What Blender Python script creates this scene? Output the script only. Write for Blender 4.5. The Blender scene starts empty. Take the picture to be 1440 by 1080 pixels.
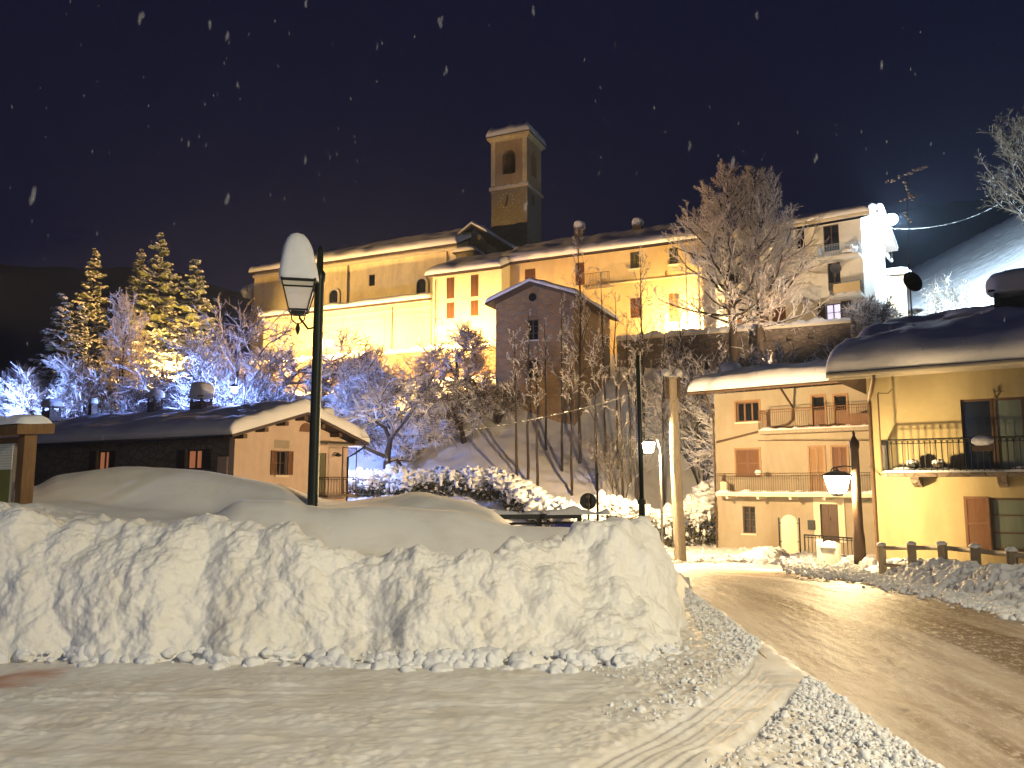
import bpy, math, random
import numpy as np
from mathutils import Vector, Matrix
S = bpy.context.scene
COL = S.collection
PI = math.pi
# ------------------------------------------------------------------ camera
F = 1130.0; EYE = 1.65; PITCH = math.atan(140 / F)
CP, SP = math.cos(PITCH), math.sin(PITCH)
def ray(x, y):
    a = (x - 720) / F; b = (540 - y) / F
    return (a, CP - b * SP, SP + b * CP)
def D(x, y, d):
    r = ray(x, y); t = d / r[1]
    return Vector((r[0] * t, d, EYE + r[2] * t))
def G(x, y, z=0.0):
    r = ray(x, y); t = (z - EYE) / r[2]
    return Vector((r[0] * t, r[1] * t, z))
def zat(y, d, x=720): return D(x, y, d).z
cam_d = bpy.data.cameras.new('camera'); cam = bpy.data.objects.new('camera', cam_d); COL.objects.link(cam)
cam.location = (0, 0, EYE); cam.rotation_euler = (PI / 2 + PITCH, 0, 0)
cam_d.sensor_width = 36; cam_d.lens = F / 1440 * 36; cam_d.clip_end = 3000; cam_d.clip_start = 0.05
S.camera = cam
# ------------------------------------------------------------------ noise
_rs = np.random.RandomState(7)
_perm = _rs.permutation(256); _perm = np.concatenate([_perm, _perm, _perm])
_grad = _rs.normal(size=(256, 3)); _grad /= np.linalg.norm(_grad, axis=1)[:, None]
_pts = _rs.rand(256, 3)
def _hash(i, j, k): return _perm[_perm[_perm[i & 255] + (j & 255)] + (k & 255)]
def perlin(x, y, z=None):
    x = np.asarray(x, float); y = np.asarray(y, float); z = np.zeros_like(x) if z is None else np.asarray(z, float) + 0 * x
    xi, yi, zi = (np.floor(v).astype(int) for v in (x, y, z))
    xf, yf, zf = x - xi, y - yi, z - zi
    f = lambda t: t * t * t * (t * (t * 6 - 15) + 10)
    u, v, w = f(xf), f(yf), f(zf)
    r = 0
    for a in (0, 1):
        for b in (0, 1):
            for c in (0, 1):
                g = _grad[_hash(xi + a, yi + b, zi + c)]
                d = g[..., 0] * (xf - a) + g[..., 1] * (yf - b) + g[..., 2] * (zf - c)
                r = r + d * (u if a else 1 - u) * (v if b else 1 - v) * (w if c else 1 - w)
    return r * 1.5
def fbm(x, y, z=None, o=4):
    r = 0; a = 1.0; s = 1.0
    for i in range(o):
        r = r + a * perlin(x * s + i * 17.3, y * s + i * 5.1, None if z is None else z * s)
        a *= .5; s *= 2.03
    return r
def worley(x, y, z=None):
    x = np.asarray(x, float); y = np.asarray(y, float); z3 = z is not None
    z = np.zeros_like(x) if z is None else np.asarray(z, float)
    xi, yi, zi = (np.floor(v).astype(int) for v in (x, y, z))
    best = np.full(x.shape, 9.0)
    for a in (-1, 0, 1):
        for b in (-1, 0, 1):
            for c in ((-1, 0, 1) if z3 else (0,)):
                p = _pts[_hash(xi + a, yi + b, zi + c)]
                d = (xi + a + p[..., 0] - x) ** 2 + (yi + b + p[..., 1] - y) ** 2
                if z3: d = d + (zi + c + p[..., 2] - z) ** 2
                best = np.minimum(best, d)
    return np.sqrt(best)
def sst(a, b, x):
    t = np.clip((x - a) / (b - a), 0, 1); return t * t * (3 - 2 * t)
# ------------------------------------------------------------------ objects
def tag(o, label=None, cat=None, group=None, kind=None):
    if label: o['label'] = label
    if cat: o['category'] = cat
    if group: o['group'] = group
    if kind: o['kind'] = kind
    return o
def link(o, parent=None):
    COL.objects.link(o)
    if parent is not None: o.parent = parent
    return o
def empty(name, loc, label, cat, rz=0, group=None):
    o = bpy.data.objects.new(name, None); link(o); o.empty_display_size = .2
    o.location = loc; o.rotation_euler = (0, 0, rz)
    return tag(o, label, cat, group)
class MB:
    def __init__(s): s.v = []; s.f = []; s.m = []; s.mi = 0
    def face(s, idx): s.f.append(tuple(idx)); s.m.append(s.mi)
    def poly(s, pts):
        n = len(s.v); s.v += [tuple(p) for p in pts]; s.face(range(n, n + len(pts))); return s
    def box(s, x0, x1, y0, y1, z0, z1):
        n = len(s.v)
        s.v += [(x0, y0, z0), (x1, y0, z0), (x1, y1, z0), (x0, y1, z0), (x0, y0, z1), (x1, y0, z1), (x1, y1, z1), (x0, y1, z1)]
        for q in ((0, 3, 2, 1), (4, 5, 6, 7), (0, 1, 5, 4), (1, 2, 6, 5), (2, 3, 7, 6), (3, 0, 4, 7)): s.face(n + i for i in q)
        return s
    def prism(s, pts, off):
        """closed outline pts (3d) extruded by vector off"""
        n = len(s.v); k = len(pts); off = Vector(off)
        s.v += [tuple(p) for p in pts] + [tuple(Vector(p) + off) for p in pts]
        s.face(range(n + k - 1, n - 1, -1)); s.face(range(n + k, n + 2 * k))
        for i in range(k): s.face((n + i, n + (i + 1) % k, n + k + (i + 1) % k, n + k + i))
        return s
    def tube(s, pts, rads, k=6, cap=True, flat=1.0):
        pts = [Vector(p) for p in pts]
        if not isinstance(rads, (list, tuple)): rads = [rads] * len(pts)
        n0 = len(s.v); L = len(pts)
        up = Vector((0, 0, 1))
        for i, p in enumerate(pts):
            d = (pts[min(i + 1, L - 1)] - pts[max(i - 1, 0)])
            if d.length < 1e-9: d = Vector((0, 0, 1))
            d.normalize()
            a = d.cross(up)
            if a.length < .05: a = d.cross(Vector((1, 0, 0)))
            a.normalize(); b = a.cross(d)
            for j in range(k):
                t = 2 * PI * j / k
                s.v.append(tuple(p + (a * math.cos(t) + b * math.sin(t) * flat) * rads[i]))
        for i in range(L - 1):
            for j in range(k):
                a0 = n0 + i * k + j; a1 = n0 + i * k + (j + 1) % k
                s.face((a0, a1, a1 + k, a0 + k))
        if cap:
            s.face(range(n0, n0 + k)) ; s.face(range(n0 + (L - 1) * k + k - 1, n0 + (L - 1) * k - 1, -1))
        return s
    def lathe(s, prof, c=(0, 0, 0), k=16):
        """prof list of (r, z)"""
        n0 = len(s.v); c = Vector(c)
        for r, z in prof:
            for j in range(k):
                t = 2 * PI * j / k + PI / k
                s.v.append((c.x + r * math.cos(t), c.y + r * math.sin(t), c.z + z))
        for i in range(len(prof) - 1):
            for j in range(k):
                a0 = n0 + i * k + j; a1 = n0 + i * k + (j + 1) % k
                s.face((a0, a1, a1 + k, a0 + k))
        s.face(range(n0 + k - 1, n0 - 1, -1)); s.face(range(n0 + (len(prof) - 1) * k, n0 + len(prof) * k))
        return s
    def lump(s, c, r, seed=0, sub=2, amp=.25, freq=1.6):
        """a lumpy ellipsoid"""
        co, fc = ICO[sub]
        if not hasattr(r, '__len__'): r = (r, r, r)
        o = seed * 3.71
        nn = perlin(co[:, 0] * freq + o, co[:, 1] * freq - o, co[:, 2] * freq + o * .5) * amp + 1
        q = co * nn[:, None] * np.array(r) + np.array(c)
        n0 = len(s.v); s.v += [tuple(p) for p in q.tolist()]
        for a, b, d in fc: s.face((n0 + a, n0 + b, n0 + d))
        return s
    def pillow(s, c, r, seed=0, sub=3, amp=.12, e=.55):
        """a rounded cushion of snow, boxier than a lump, flat below"""
        co, fc = ICO[sub]; o = seed * 2.9
        q = np.sign(co) * np.abs(co) ** e; q[:, 2] = np.where(q[:, 2] < 0, q[:, 2] * .25, q[:, 2] ** 1.25 if False else np.abs(q[:, 2]) * (1 - .12 * (q[:, 0] ** 2 + q[:, 1] ** 2)))
        q = q * (1 + amp * perlin(co[:, 0] * 1.4 + o, co[:, 1] * 1.4 - o, co[:, 2] + o))[:, None] * np.array(r) + np.array(c)
        n0 = len(s.v); s.v += [tuple(p) for p in q.tolist()]
        for a, b, d in fc: s.face((n0 + a, n0 + b, n0 + d))
        return s
    def build(s, name, mats, parent=None, smooth=False, bevel=0):
        me = bpy.data.meshes.new(name)
        me.from_pydata(s.v, [], s.f)
        if not isinstance(mats, (list, tuple)): mats = [mats]
        for m in mats: me.materials.append(m)
        if len(mats) > 1: me.polygons.foreach_set('material_index', s.m)
        if smooth: me.polygons.foreach_set('use_smooth', [True] * len(me.polygons))
        me.update()
        o = bpy.data.objects.new(name, me); link(o, parent)
        if bevel:
            b = o.modifiers.new('bevel', 'BEVEL'); b.width = bevel; b.segments = 2; b.limit_method = 'ANGLE'
        return o
def _ico():
    t = (1 + 5 ** .5) / 2
    v = [(-1, t, 0), (1, t, 0), (-1, -t, 0), (1, -t, 0), (0, -1, t), (0, 1, t), (0, -1, -t), (0, 1, -t), (t, 0, -1), (t, 0, 1), (-t, 0, -1), (-t, 0, 1)]
    f = [(0, 11, 5), (0, 5, 1), (0, 1, 7), (0, 7, 10), (0, 10, 11), (1, 5, 9), (5, 11, 4), (11, 10, 2), (10, 7, 6), (7, 1, 8), (3, 9, 4), (3, 4, 2), (3, 2, 6), (3, 6, 8), (3, 8, 9), (4, 9, 5), (2, 4, 11), (6, 2, 10), (8, 6, 7), (9, 8, 1)]
    out = []
    v = [list(np.array(p) / np.linalg.norm(p)) for p in v]
    for lv in range(4):
        out.append((np.array(v), list(f)))
        mid = {}; nf = []
        def m(a, b):
            k = (min(a, b), max(a, b))
            if k not in mid:
                p = (np.array(v[a]) + np.array(v[b])) / 2; v.append(list(p / np.linalg.norm(p))); mid[k] = len(v) - 1
            return mid[k]
        for a, b, c in f:
            ab, bc, ca = m(a, b), m(b, c), m(c, a)
            nf += [(a, ab, ca), (b, bc, ab), (c, ca, bc), (ab, bc, ca)]
        f = nf
    return out
ICO = _ico()
def grid_mesh(name, X, Y, Z, mat, parent=None, attrs=None, uv=None, smooth=True, flip=False):
    """X,Y,Z arrays (rows, cols)"""
    X, Y, Z = np.broadcast_arrays(X, Y, Z); R, C = X.shape
    me = bpy.data.meshes.new(name)
    co = np.stack([X, Y, Z], -1).reshape(-1, 3).astype(np.float32)
    i = np.arange(R * C).reshape(R, C)
    q = np.stack([i[:-1, :-1], i[:-1, 1:], i[1:, 1:], i[1:, :-1]], -1).reshape(-1, 4)
    if flip: q = q[:, ::-1]
    me.vertices.add(R * C); me.vertices.foreach_set('co', co.ravel())
    me.loops.add(q.size); me.loops.foreach_set('vertex_index', q.ravel().astype(np.int32))
    me.polygons.add(len(q)); me.polygons.foreach_set('loop_start', np.arange(0, q.size, 4, dtype=np.int32))
    me.polygons.foreach_set('loop_total', np.full(len(q), 4, np.int32))
    me.polygons.foreach_set('use_smooth', np.full(len(q), smooth))
    for k, a in (attrs or {}).items():
        at = me.attributes.new(k, 'FLOAT', 'POINT'); at.data.foreach_set('value', a.astype(np.float32).ravel())
    if uv is not None:
        l = me.uv_layers.new(name='UVMap'); u = np.stack([uv[0].ravel(), uv[1].ravel()], -1)[q.ravel()].astype(np.float32)
        l.data.foreach_set('uv', u.ravel())
    me.materials.append(mat); me.update(calc_edges=True); me.validate()
    o = bpy.data.objects.new(name, me); return link(o, parent)
def copy_tree(o, parent=None):
    c = o.copy(); COL.objects.link(c)
    if parent is not None: c.parent = parent
    for ch in o.children: copy_tree(ch, c)
    return c
# ------------------------------------------------------------------ materials
def newmat(name):
    m = bpy.data.materials.new(name); m.use_nodes = True
    nt = m.node_tree; b = nt.nodes['Principled BSDF']
    return m, nt, b
def N(nt, t, **kw):
    n = nt.nodes.new(t)
    for k, v in kw.items():
        if k in n.inputs: n.inputs[k].default_value = v
        else: setattr(n, k, v)
    return n
def coords(nt, scale=(1, 1, 1), kind='Object'):
    tc = N(nt, 'ShaderNodeTexCoord'); mp = N(nt, 'ShaderNodeMapping'); mp.inputs['Scale'].default_value = scale
    nt.links.new(tc.outputs[kind], mp.inputs['Vector']); return mp.outputs['Vector']
def noise(nt, vec, scale, detail=4, rough=.55, dist=0):
    n = N(nt, 'ShaderNodeTexNoise'); n.inputs['Scale'].default_value = scale; n.inputs['Detail'].default_value = detail
    n.inputs['Roughness'].default_value = rough; n.inputs['Distortion'].default_value = dist
    nt.links.new(vec, n.inputs['Vector']); return n.outputs['Fac']
def ramp(nt, fac, stops, interp='LINEAR'):
    r = N(nt, 'ShaderNodeValToRGB'); nt.links.new(fac, r.inputs['Fac']); cr = r.color_ramp; cr.interpolation = interp
    while len(cr.elements) < len(stops): cr.elements.new(.5)
    for e, (p, c) in zip(cr.elements, stops):
        e.position = p; e.color = (c, c, c, 1) if not hasattr(c, '__len__') else (*c[:3], 1)
    return r.outputs['Color']
def mixc(nt, fac, a, b, mode='MIX'):
    m = N(nt, 'ShaderNodeMix', data_type='RGBA', blend_type=mode)
    for s, v in ((0, fac), (6, a), (7, b)):
        if isinstance(v, bpy.types.NodeSocket): nt.links.new(v, m.inputs[s])
        elif hasattr(v, '__len__'): m.inputs[s].default_value = (*v[:3], 1)
        else: m.inputs[s].default_value = v
    return m.outputs[2]
def bump(nt, b, h, strength=.3, dist=.02):
    n = N(nt, 'ShaderNodeBump'); n.inputs['Strength'].default_value = strength; n.inputs['Distance'].default_value = dist
    nt.links.new(h, n.inputs['Height']); nt.links.new(n.outputs['Normal'], b.inputs['Normal'])
def mat_snow(name='snow', c=(.80, .81, .84), scale=6, bs=.35, bd=.03, c2=None):
    m, nt, b = newmat(name); v = coords(nt)
    n1 = noise(nt, v, scale, 5, .6); n2 = noise(nt, v, scale * 8, 3)
    mm = mixc(nt, .4, n1, n2)
    col = mixc(nt, n1, tuple(x * .9 for x in c) if c2 is None else c2, c)
    nt.links.new(col, b.inputs['Base Color']); b.inputs['Roughness'].default_value = .62
    b.inputs['Specular IOR Level'].default_value = .25
    bump(nt, b, mm, bs, bd); return m
def mat_plain(name, c, rough=.6, var=.25, scale=3, metal=0, bs=.15, bd=.01, streak=1.0, c2=None):
    """weathered surface: large blotches, fine grain, vertical streaks"""
    m, nt, b = newmat(name); v = coords(nt, (1, 1, streak))
    n1 = noise(nt, v, scale, 6, .65); n2 = noise(nt, v, scale * 9, 4, .6)
    lo = tuple(x * (1 - var) for x in c) if c2 is None else c2
    f = ramp(nt, n1, [(.3, 0), (.7, 1)])
    col = mixc(nt, f, lo, c); col = mixc(nt, ramp(nt, n2, [(.3, .12), (.7, 0)]), col, tuple(x * .45 for x in c))
    nt.links.new(col, b.inputs['Base Color']); b.inputs['Roughness'].default_value = rough; b.inputs['Metallic'].default_value = metal
    bump(nt, b, n2, bs, bd); return m
def mat_stucco(name, c, dirt=(.3, .22, .12), amt=.35):
    m, nt, b = newmat(name); v = coords(nt, (1, 1, .35)); v1 = coords(nt)
    n1 = noise(nt, v, .55, 6, .7, .6); n2 = noise(nt, v1, 2.2, 6, .7); n3 = noise(nt, v1, 40, 3)
    col = mixc(nt, ramp(nt, n1, [(.42, 0), (.72, amt)]), c, dirt)
    col = mixc(nt, ramp(nt, n2, [(.35, .22), (.6, 0)]), col, tuple(x * .62 for x in c))
    nt.links.new(col, b.inputs['Base Color']); b.inputs['Roughness'].default_value = .85
    b.inputs['Specular IOR Level'].default_value = .2
    bump(nt, b, mixc(nt, .3, n2, n3), .35, .02); return m
def mat_wood(name, c, plank=0.0, rough=.6):
    m, nt, b = newmat(name); v = coords(nt, (14, 14, 1.2))
    n1 = noise(nt, v, 2.5, 6, .6, 1.2)
    col = mixc(nt, ramp(nt, n1, [(.3, 0), (.7, 1)]), tuple(x * .55 for x in c), c)
    nt.links.new(col, b.inputs['Base Color']); b.inputs['Roughness'].default_value = rough
    bump(nt, b, n1, .3, .01); return m
def mat_snowy(name, bark, snow=(.78, .79, .83), lo=-.15, hi=.25, breakup=3.0, bias=.5):
    """snow lying on every upward-facing side of a dark surface"""
    m, nt, b = newmat(name); g = N(nt, 'ShaderNodeNewGeometry'); s = N(nt, 'ShaderNodeSeparateXYZ')
    nt.links.new(g.outputs['True Normal'], s.inputs[0])
    v = coords(nt); n = noise(nt, v, breakup, 3)
    a = N(nt, 'ShaderNodeMath', operation='ADD'); nt.links.new(s.outputs['Z'], a.inputs[0])
    mu = N(nt, 'ShaderNodeMath', operation='MULTIPLY_ADD'); nt.links.new(n, mu.inputs[0]); mu.inputs[1].default_value = 1.2; mu.inputs[2].default_value = -.6 + (bias - .5)
    nt.links.new(mu.outputs[0], a.inputs[1])
    mr = N(nt, 'ShaderNodeMapRange'); nt.links.new(a.outputs[0], mr.inputs[0]); mr.inputs[1].default_value = lo; mr.inputs[2].default_value = hi
    col = mixc(nt, mr.outputs[0], bark, snow)
    nt.links.new(col, b.inputs['Base Color']); b.inputs['Roughness'].default_value = .75; b.inputs['Specular IOR Level'].default_value = .15
    return m
def mat_emit(name, c, strength, base=None):
    m, nt, b = newmat(name); b.inputs['Base Color'].default_value = (*(base or c), 1)
    b.inputs['Emission Color'].default_value = (*c, 1); b.inputs['Emission Strength'].default_value = strength
    return m
def mat_glow(name, c, strength):
    """lamp glass: gives off light and lets the bulb's own light through"""
    m = bpy.data.materials.new(name); m.use_nodes = True; nt = m.node_tree; nt.nodes.clear()
    o = N(nt, 'ShaderNodeOutputMaterial'); a = N(nt, 'ShaderNodeAddShader'); t = N(nt, 'ShaderNodeBsdfTransparent'); e = N(nt, 'ShaderNodeEmission')
    e.inputs['Color'].default_value = (*c, 1); e.inputs['Strength'].default_value = strength
    nt.links.new(t.outputs[0], a.inputs[0]); nt.links.new(e.outputs[0], a.inputs[1]); nt.links.new(a.outputs[0], o.inputs['Surface'])
    return m
def mat_stone(name, c1, c2, mortar=(.2, .17, .13), scale=2.2):
    m, nt, b = newmat(name); v = coords(nt, (1, 1, 1.6))
    vo = N(nt, 'ShaderNodeTexVoronoi', feature='DISTANCE_TO_EDGE'); vo.inputs['Scale'].default_value = scale; nt.links.new(v, vo.inputs['Vector'])
    vc = N(nt, 'ShaderNodeTexVoronoi'); vc.inputs['Scale'].default_value = scale; nt.links.new(v, vc.inputs['Vector'])
    sp = N(nt, 'ShaderNodeSeparateColor'); nt.links.new(vc.outputs['Color'], sp.inputs[0])
    n = noise(nt, v, 8, 5)
    col = mixc(nt, sp.outputs[0], c1, c2); col = mixc(nt, ramp(nt, n, [(.3, .5), (.6, 0)]), col, tuple(x * .5 for x in c1))
    e = ramp(nt, vo.outputs['Distance'], [(.02, 0), (.09, 1)])
    col = mixc(nt, e, mortar, col)
    nt.links.new(col, b.inputs['Base Color']); b.inputs['Roughness'].default_value = .9
    bump(nt, b, mixc(nt, .3, e, n), .6, .04); return m
M = {}
M['snow'] = mat_snow()
M['roof_snow'] = mat_snow('roof_snow', (.80, .81, .85), 2.0, .35, .06)
M['snow_lump'] = mat_snow('snow_lump', (.80, .81, .83), 14, .5, .02)
M['black_metal'] = mat_plain('black_metal', (.018, .02, .018), .45, .3, 6, .3)
M['green_metal'] = mat_plain('green_metal', (.010, .016, .010), .45, .3, 6, .3)
M['grey_metal'] = mat_plain('grey_metal', (.25, .25, .24), .45, .3, 6, .6)
M['rust_metal'] = mat_plain('rust_metal', (.14, .08, .04), .6, .4, 6, .2)
M['dark_wood'] = mat_wood('dark_wood', (.09, .045, .02))
M['brown_wood'] = mat_wood('brown_wood', (.2, .09, .035))
M['grey_wood'] = mat_wood('grey_wood', (.36, .30, .22), rough=.8)
M['pole_wood'] = mat_wood('pole_wood', (.45, .38, .28), rough=.85)
M['board_wood'] = mat_wood('board_wood', (.20, .10, .03))
M['tile'] = mat_plain('roof_tile', (.09, .06, .045), .8, .4, 2)
M['glass'] = mat_plain('dark_glass', (.012, .014, .016), .12, .3, 2, 0, .02)
M['olive_glass'] = mat_plain('curtained_glass', (.16, .19, .14), .35, .5, 1.3, 0, .05, .01, .12)
M['stone'] = mat_stone('rubble_stone', (.24, .135, .055), (.35, .215, .09))
M['dark_stone'] = mat_stone('wall_stone', (.15, .11, .08), (.24, .19, .14), (.1, .08, .06), 2.6)
M['brickline'] = mat_stone('terrace_stone', (.3, .2, .12), (.38, .27, .18), (.14, .1, .07), 1.6)
# ------------------------------------------------------------------ terrain
LA = np.array([-29., 86.]); LD = np.array([.907, -.421]); LN = np.array([.421, .907])
TZ = 12.2                                            # height of the church terrace
def road_left(y): return np.where(np.asarray(y) < 14, 2.3 + .033 * np.asarray(y), 99)
RC = np.array([(4.3, -8), (4.35, 0), (4.55, 6), (4.75, 12), (4.6, 17), (3.6, 22), (1.2, 26.2), (-3, 29), (-9, 30.5), (-18, 31), (-34, 34)], float)
def catmull(P, n):
    P = np.asarray(P, float); out = []
    for i in range(len(P) - 1):
        p0, p1, p2, p3 = P[max(i - 1, 0)], P[i], P[i + 1], P[min(i + 2, len(P) - 1)]
        for t in np.linspace(0, 1, n, endpoint=False):
            out.append(.5 * (2 * p1 + (p2 - p0) * t + (2 * p0 - 5 * p1 + 4 * p2 - p3) * t * t + (3 * p1 - p0 - 3 * p2 + p3) * t ** 3))
    out.append(P[-1]); return np.array(out)
RP = catmull(RC, 24)
def road_dist(x, y):
    x = np.asarray(x, float); y = np.asarray(y, float); best = np.full(np.broadcast(x, y).shape, 1e9)
    for p in RP[::3]: best = np.minimum(best, (x - p[0]) ** 2 + (y - p[1]) ** 2)
    return np.sqrt(best)
def hill_s(x, y): return (np.asarray(x) - LA[0]) * LN[0] + (np.asarray(y) - LA[1]) * LN[1]
_hs = np.array([-400, -33, -29, -24, -18, -14, -9.5, -5.2, -4.6, -4.0, 16, 30, 60, 200, 900.])
_hz = np.array([0, 0, .03, .16, .38, .5, .66, .84, .87, 1, 1, 1.12, 1.3, 1.5, 1.6])
def ground_z(x, y, detail=True):
    x = np.asarray(x, float); y = np.asarray(y, float)
    z = -1.4 * sst(9, 38, y) * sst(-3, 5, x) * sst(75, 55, y) - .2 * sst(9, 35, y)
    hs = hill_s(x, y); hs = np.where(hs < -5, -5 + (hs + 5) * (1 + .95 * sst(5, 12, x)), hs)
    z = z + (TZ + .3) * np.interp(hs, _hs, _hz)
    z = z + np.clip(x - 31, 0, 45) * .57 * sst(52, 72, y) * sst(31, 34, x)
    z = z - .9 * sst(8.9, 10.2, x) * sst(31, 25, y) * sst(5, 9, y)
    z = z + 2.2 * sst(-22, -34, x) * sst(50, 60, y) * sst(80, 66, y)
    z = z + 1.9 * np.exp(-((x - 1) ** 2 / 70 + (y - 60) ** 2 / 28))
    if detail:
        far = sst(22, 27, y)
        rd = sst(2.0, 3.2, road_dist(x, y)) if np.size(x) > 1 else 1
        z = z + .10 * far * rd * fbm(x * .9, y * .9, o=3) + .12 * sst(40, 48, y) * fbm(x * .35, y * .35, o=3) + 1.2 * sst(110, 200, y) * fbm(x * .03, y * .03)
        z = z + .05 * sst(24, 26, y) * sst(42, 38, y) * rd * (0.6 - worley(x * 2.2, y * 2.2))
    return z
def gz(x, y): return float(ground_z(np.array([x, x]), np.array([y, y]))[0])
def Gt(x, y, z=0.0):
    p = G(x, y, z)
    for _ in range(12): p = G(x, y, gz(p.x, p.y))
    return p
# ground sheet: a fan that is fine near the camera and coarse at the horizon
uu = np.concatenate([np.linspace(-4, -.85, 40), np.linspace(-.84, .84, 640), np.linspace(.85, 4, 40)])
dd = np.concatenate([np.linspace(-5.4, 2, 14), np.linspace(2.2, 24, 110), np.linspace(24.2, 48, 130), np.linspace(48.5, 100, 150), np.geomspace(101, 900, 60)])
X = uu[None, :] * (dd[:, None] + 6); Y = np.repeat(dd[:, None], len(uu), 1)
Z = ground_z(X, Y)
Z -= .07 * sst(2.5, 2.2, road_dist(X, Y)) + .06 * ((X > -8) & (X < 2.6) & (Y > 2.6) & (Y < 9.4))
m, nt, b = newmat('ground_snow')
v = coords(nt); n1 = noise(nt, v, .6, 6, .6); n2 = noise(nt, v, 9, 4)
nt.links.new(mixc(nt, n1, (.72, .71, .73), (.82, .82, .85)), b.inputs['Base Color']); b.inputs['Roughness'].default_value = .65
b.inputs['Specular IOR Level'].default_value = .2
bump(nt, b, mixc(nt, .4, n1, n2), .5, .08)
tag(grid_mesh('ground', X, Y, Z, m), kind='structure')
# ------------------------------------------------------------------ plaza: packed, rutted snow in front of the bank
px = np.arange(-8.2, 3.05, .0165); py = np.concatenate([np.linspace(2.4, 4, 60, endpoint=False), np.arange(4, 8.2, .014), np.arange(8.2, 15.5, .04)])
X, Y = np.meshgrid(px, py)
def poly_dist(X, Y, P):
    best = np.full(X.shape, 99.)
    for (a, b) in zip(P[:-1], P[1:]):
        d = b - a; t = np.clip(((X - a[0]) * d[0] + (Y - a[1]) * d[1]) / (d @ d), 0, 1)
        best = np.minimum(best, np.hypot(X - a[0] - t * d[0], Y - a[1] - t * d[1]))
    return best
tp = catmull(np.array([G(x, y)[:2] for x, y in ((880, 1110), (935, 1072), (1000, 1030), (1050, 990), (1088, 955), (1106, 925), (1110, 900), (1100, 880))]), 6)
tp2 = catmull(np.array([G(x, y)[:2] for x, y in ((985, 1110), (1040, 1062), (1085, 1015), (1125, 975), (1150, 945))]), 6)
lowx = X[::1, ::1]
crumb = np.clip(sst(.1, 1.3, X + .35 * perlin(X * 1.3, Y * 1.3) - .12 * (Y - 5)), 0, 1)
td = poly_dist(X, Y, tp); td2 = poly_dist(X, Y, tp2)
band = sst(.34, .25, td)
crumb = crumb * (1 - band) * (1 - sst(.1, .02, td2) * .8)
h = .03 + .012 * fbm(X * .5, Y * .8, o=3) + (1 - band) * sst(8, 7, Y) * (.014 * fbm(X * 2.6, Y * 4.5, o=4) + .012 * (.5 - worley(X * 5 + .3 * perlin(X * 4, Y * 4), Y * 9)) * sst(-.2, .4, perlin(X * .6, Y * .9 + 2)))
# long soft ridges left by plough and wheels
wy = Y + .06 * perlin(X * .5, Y * .4) + .045 * X
rid = np.abs(perlin(X * .12, wy * 2.6)); h = h + (.017 * (1 - np.clip(rid * 6, 0, 1)) ** 2) * np.clip(.6 + perlin(X * .7, Y * .9 + 5) * 1.6, 0, 1.4) * (1 - crumb) * sst(8.0, 6.9, Y)
h = h + .006 * np.clip(perlin(X * 1.1, wy * 9), 0, 1) * (1 - crumb) * sst(7.6, 6.6, Y) + .005 * perlin(X * 9, Y * 14) * (1 - band)
h = h + .016 * np.clip(perlin(X * 4, Y * 7) - .1, 0, 1) * (1 - crumb) * sst(6.6, 5.2, Y)
cl = sst(-.1, .35, perlin(X * .8, Y * 1.3 + 7)) * (1 - band * .8) * sst(8.2, 7.2, Y)
h = h + cl * (.016 * np.clip(.55 - worley(X * 13 + perlin(X * 5, Y * 5) * .6, Y * 17), 0, 1) + .012 * np.clip(.5 - worley(X * 25, Y * 30), 0, 1)) + .004 * fbm(X * 14, Y * 20, o=2) * (1 - band)
w1 = worley(X * 11, Y * 11); w2 = worley(X * 21 + 5, Y * 21)
h = h + crumb * (.03 * np.clip(.62 - w1, 0, 1) + .022 * np.clip(.6 - w2, 0, 1) + .02 * fbm(X * 3, Y * 3, o=3))
band = band * sst(-.25, -.5, X - road_left(Y)); h = h - .022 * band + band * (.006 * np.sin(td * 75) + .004 * perlin(X * 30, Y * 30))
g2 = sst(-.25, -.5, X - road_left(Y)); h = h - g2 * .022 * sst(.07, .02, td2) + .02 * g2 * sst(.18, .10, td2) * sst(.05, .1, td2)
h = h + .045 * sst(1.1, .2, np.hypot((X - 1.05) * .9, (Y - 4.75) * 1.6))      # heap of softer snow bottom right
edge = X - (road_left(Y) + .05 * perlin(Y * 2.5, X * 2.5) + .03 * perlin(Y * 9, X))
h = h * sst(.10, -.06, edge) - .06 * sst(.0, .14, edge)
red = sst(.5, .15, np.abs(Y - (6.9 + (X + 4.2) * .62) + .16 * perlin(X * 2, Y * 2)) ) * sst(-3.7, -4.3, X + .25 * perlin(X * 3, Y * 3 + 9)) * sst(-.3, .25, .55 + perlin(X * 4, Y * 6))
dirt = crumb * sst(.25, .6, w1) * .6 + .25 * sst(.1, .5, fbm(X * 1.2, Y * 3, o=4)) * sst(.1, .2, .5 - crumb)
m, nt, b = newmat('plaza_snow')
v = coords(nt); n1 = noise(nt, v, 2.0, 6, .65); n2 = noise(nt, v, 45, 4, .6)
a1 = N(nt, 'ShaderNodeAttribute', attribute_name='red'); a2 = N(nt, 'ShaderNodeAttribute', attribute_name='dirt')
col = mixc(nt, ramp(nt, n1, [(.35, 0), (.7, 1)]), (.62, .58, .52), (.80, .79, .77))
col = mixc(nt, a2.outputs['Fac'], col, (.55, .47, .36)); col = mixc(nt, a1.outputs['Fac'], col, (.42, .15, .08))
nt.links.new(col, b.inputs['Base Color']); b.inputs['Roughness'].default_value = .6; b.inputs['Specular IOR Level'].default_value = .3
bump(nt, b, mixc(nt, .5, n1, n2), .3, .012)
PLX, PLY, PLZ = px, py, h + .004
tag(grid_mesh('plaza', X, Y, h + .004, m, attrs={'red': red * .85, 'dirt': dirt}), kind='structure')
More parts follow.
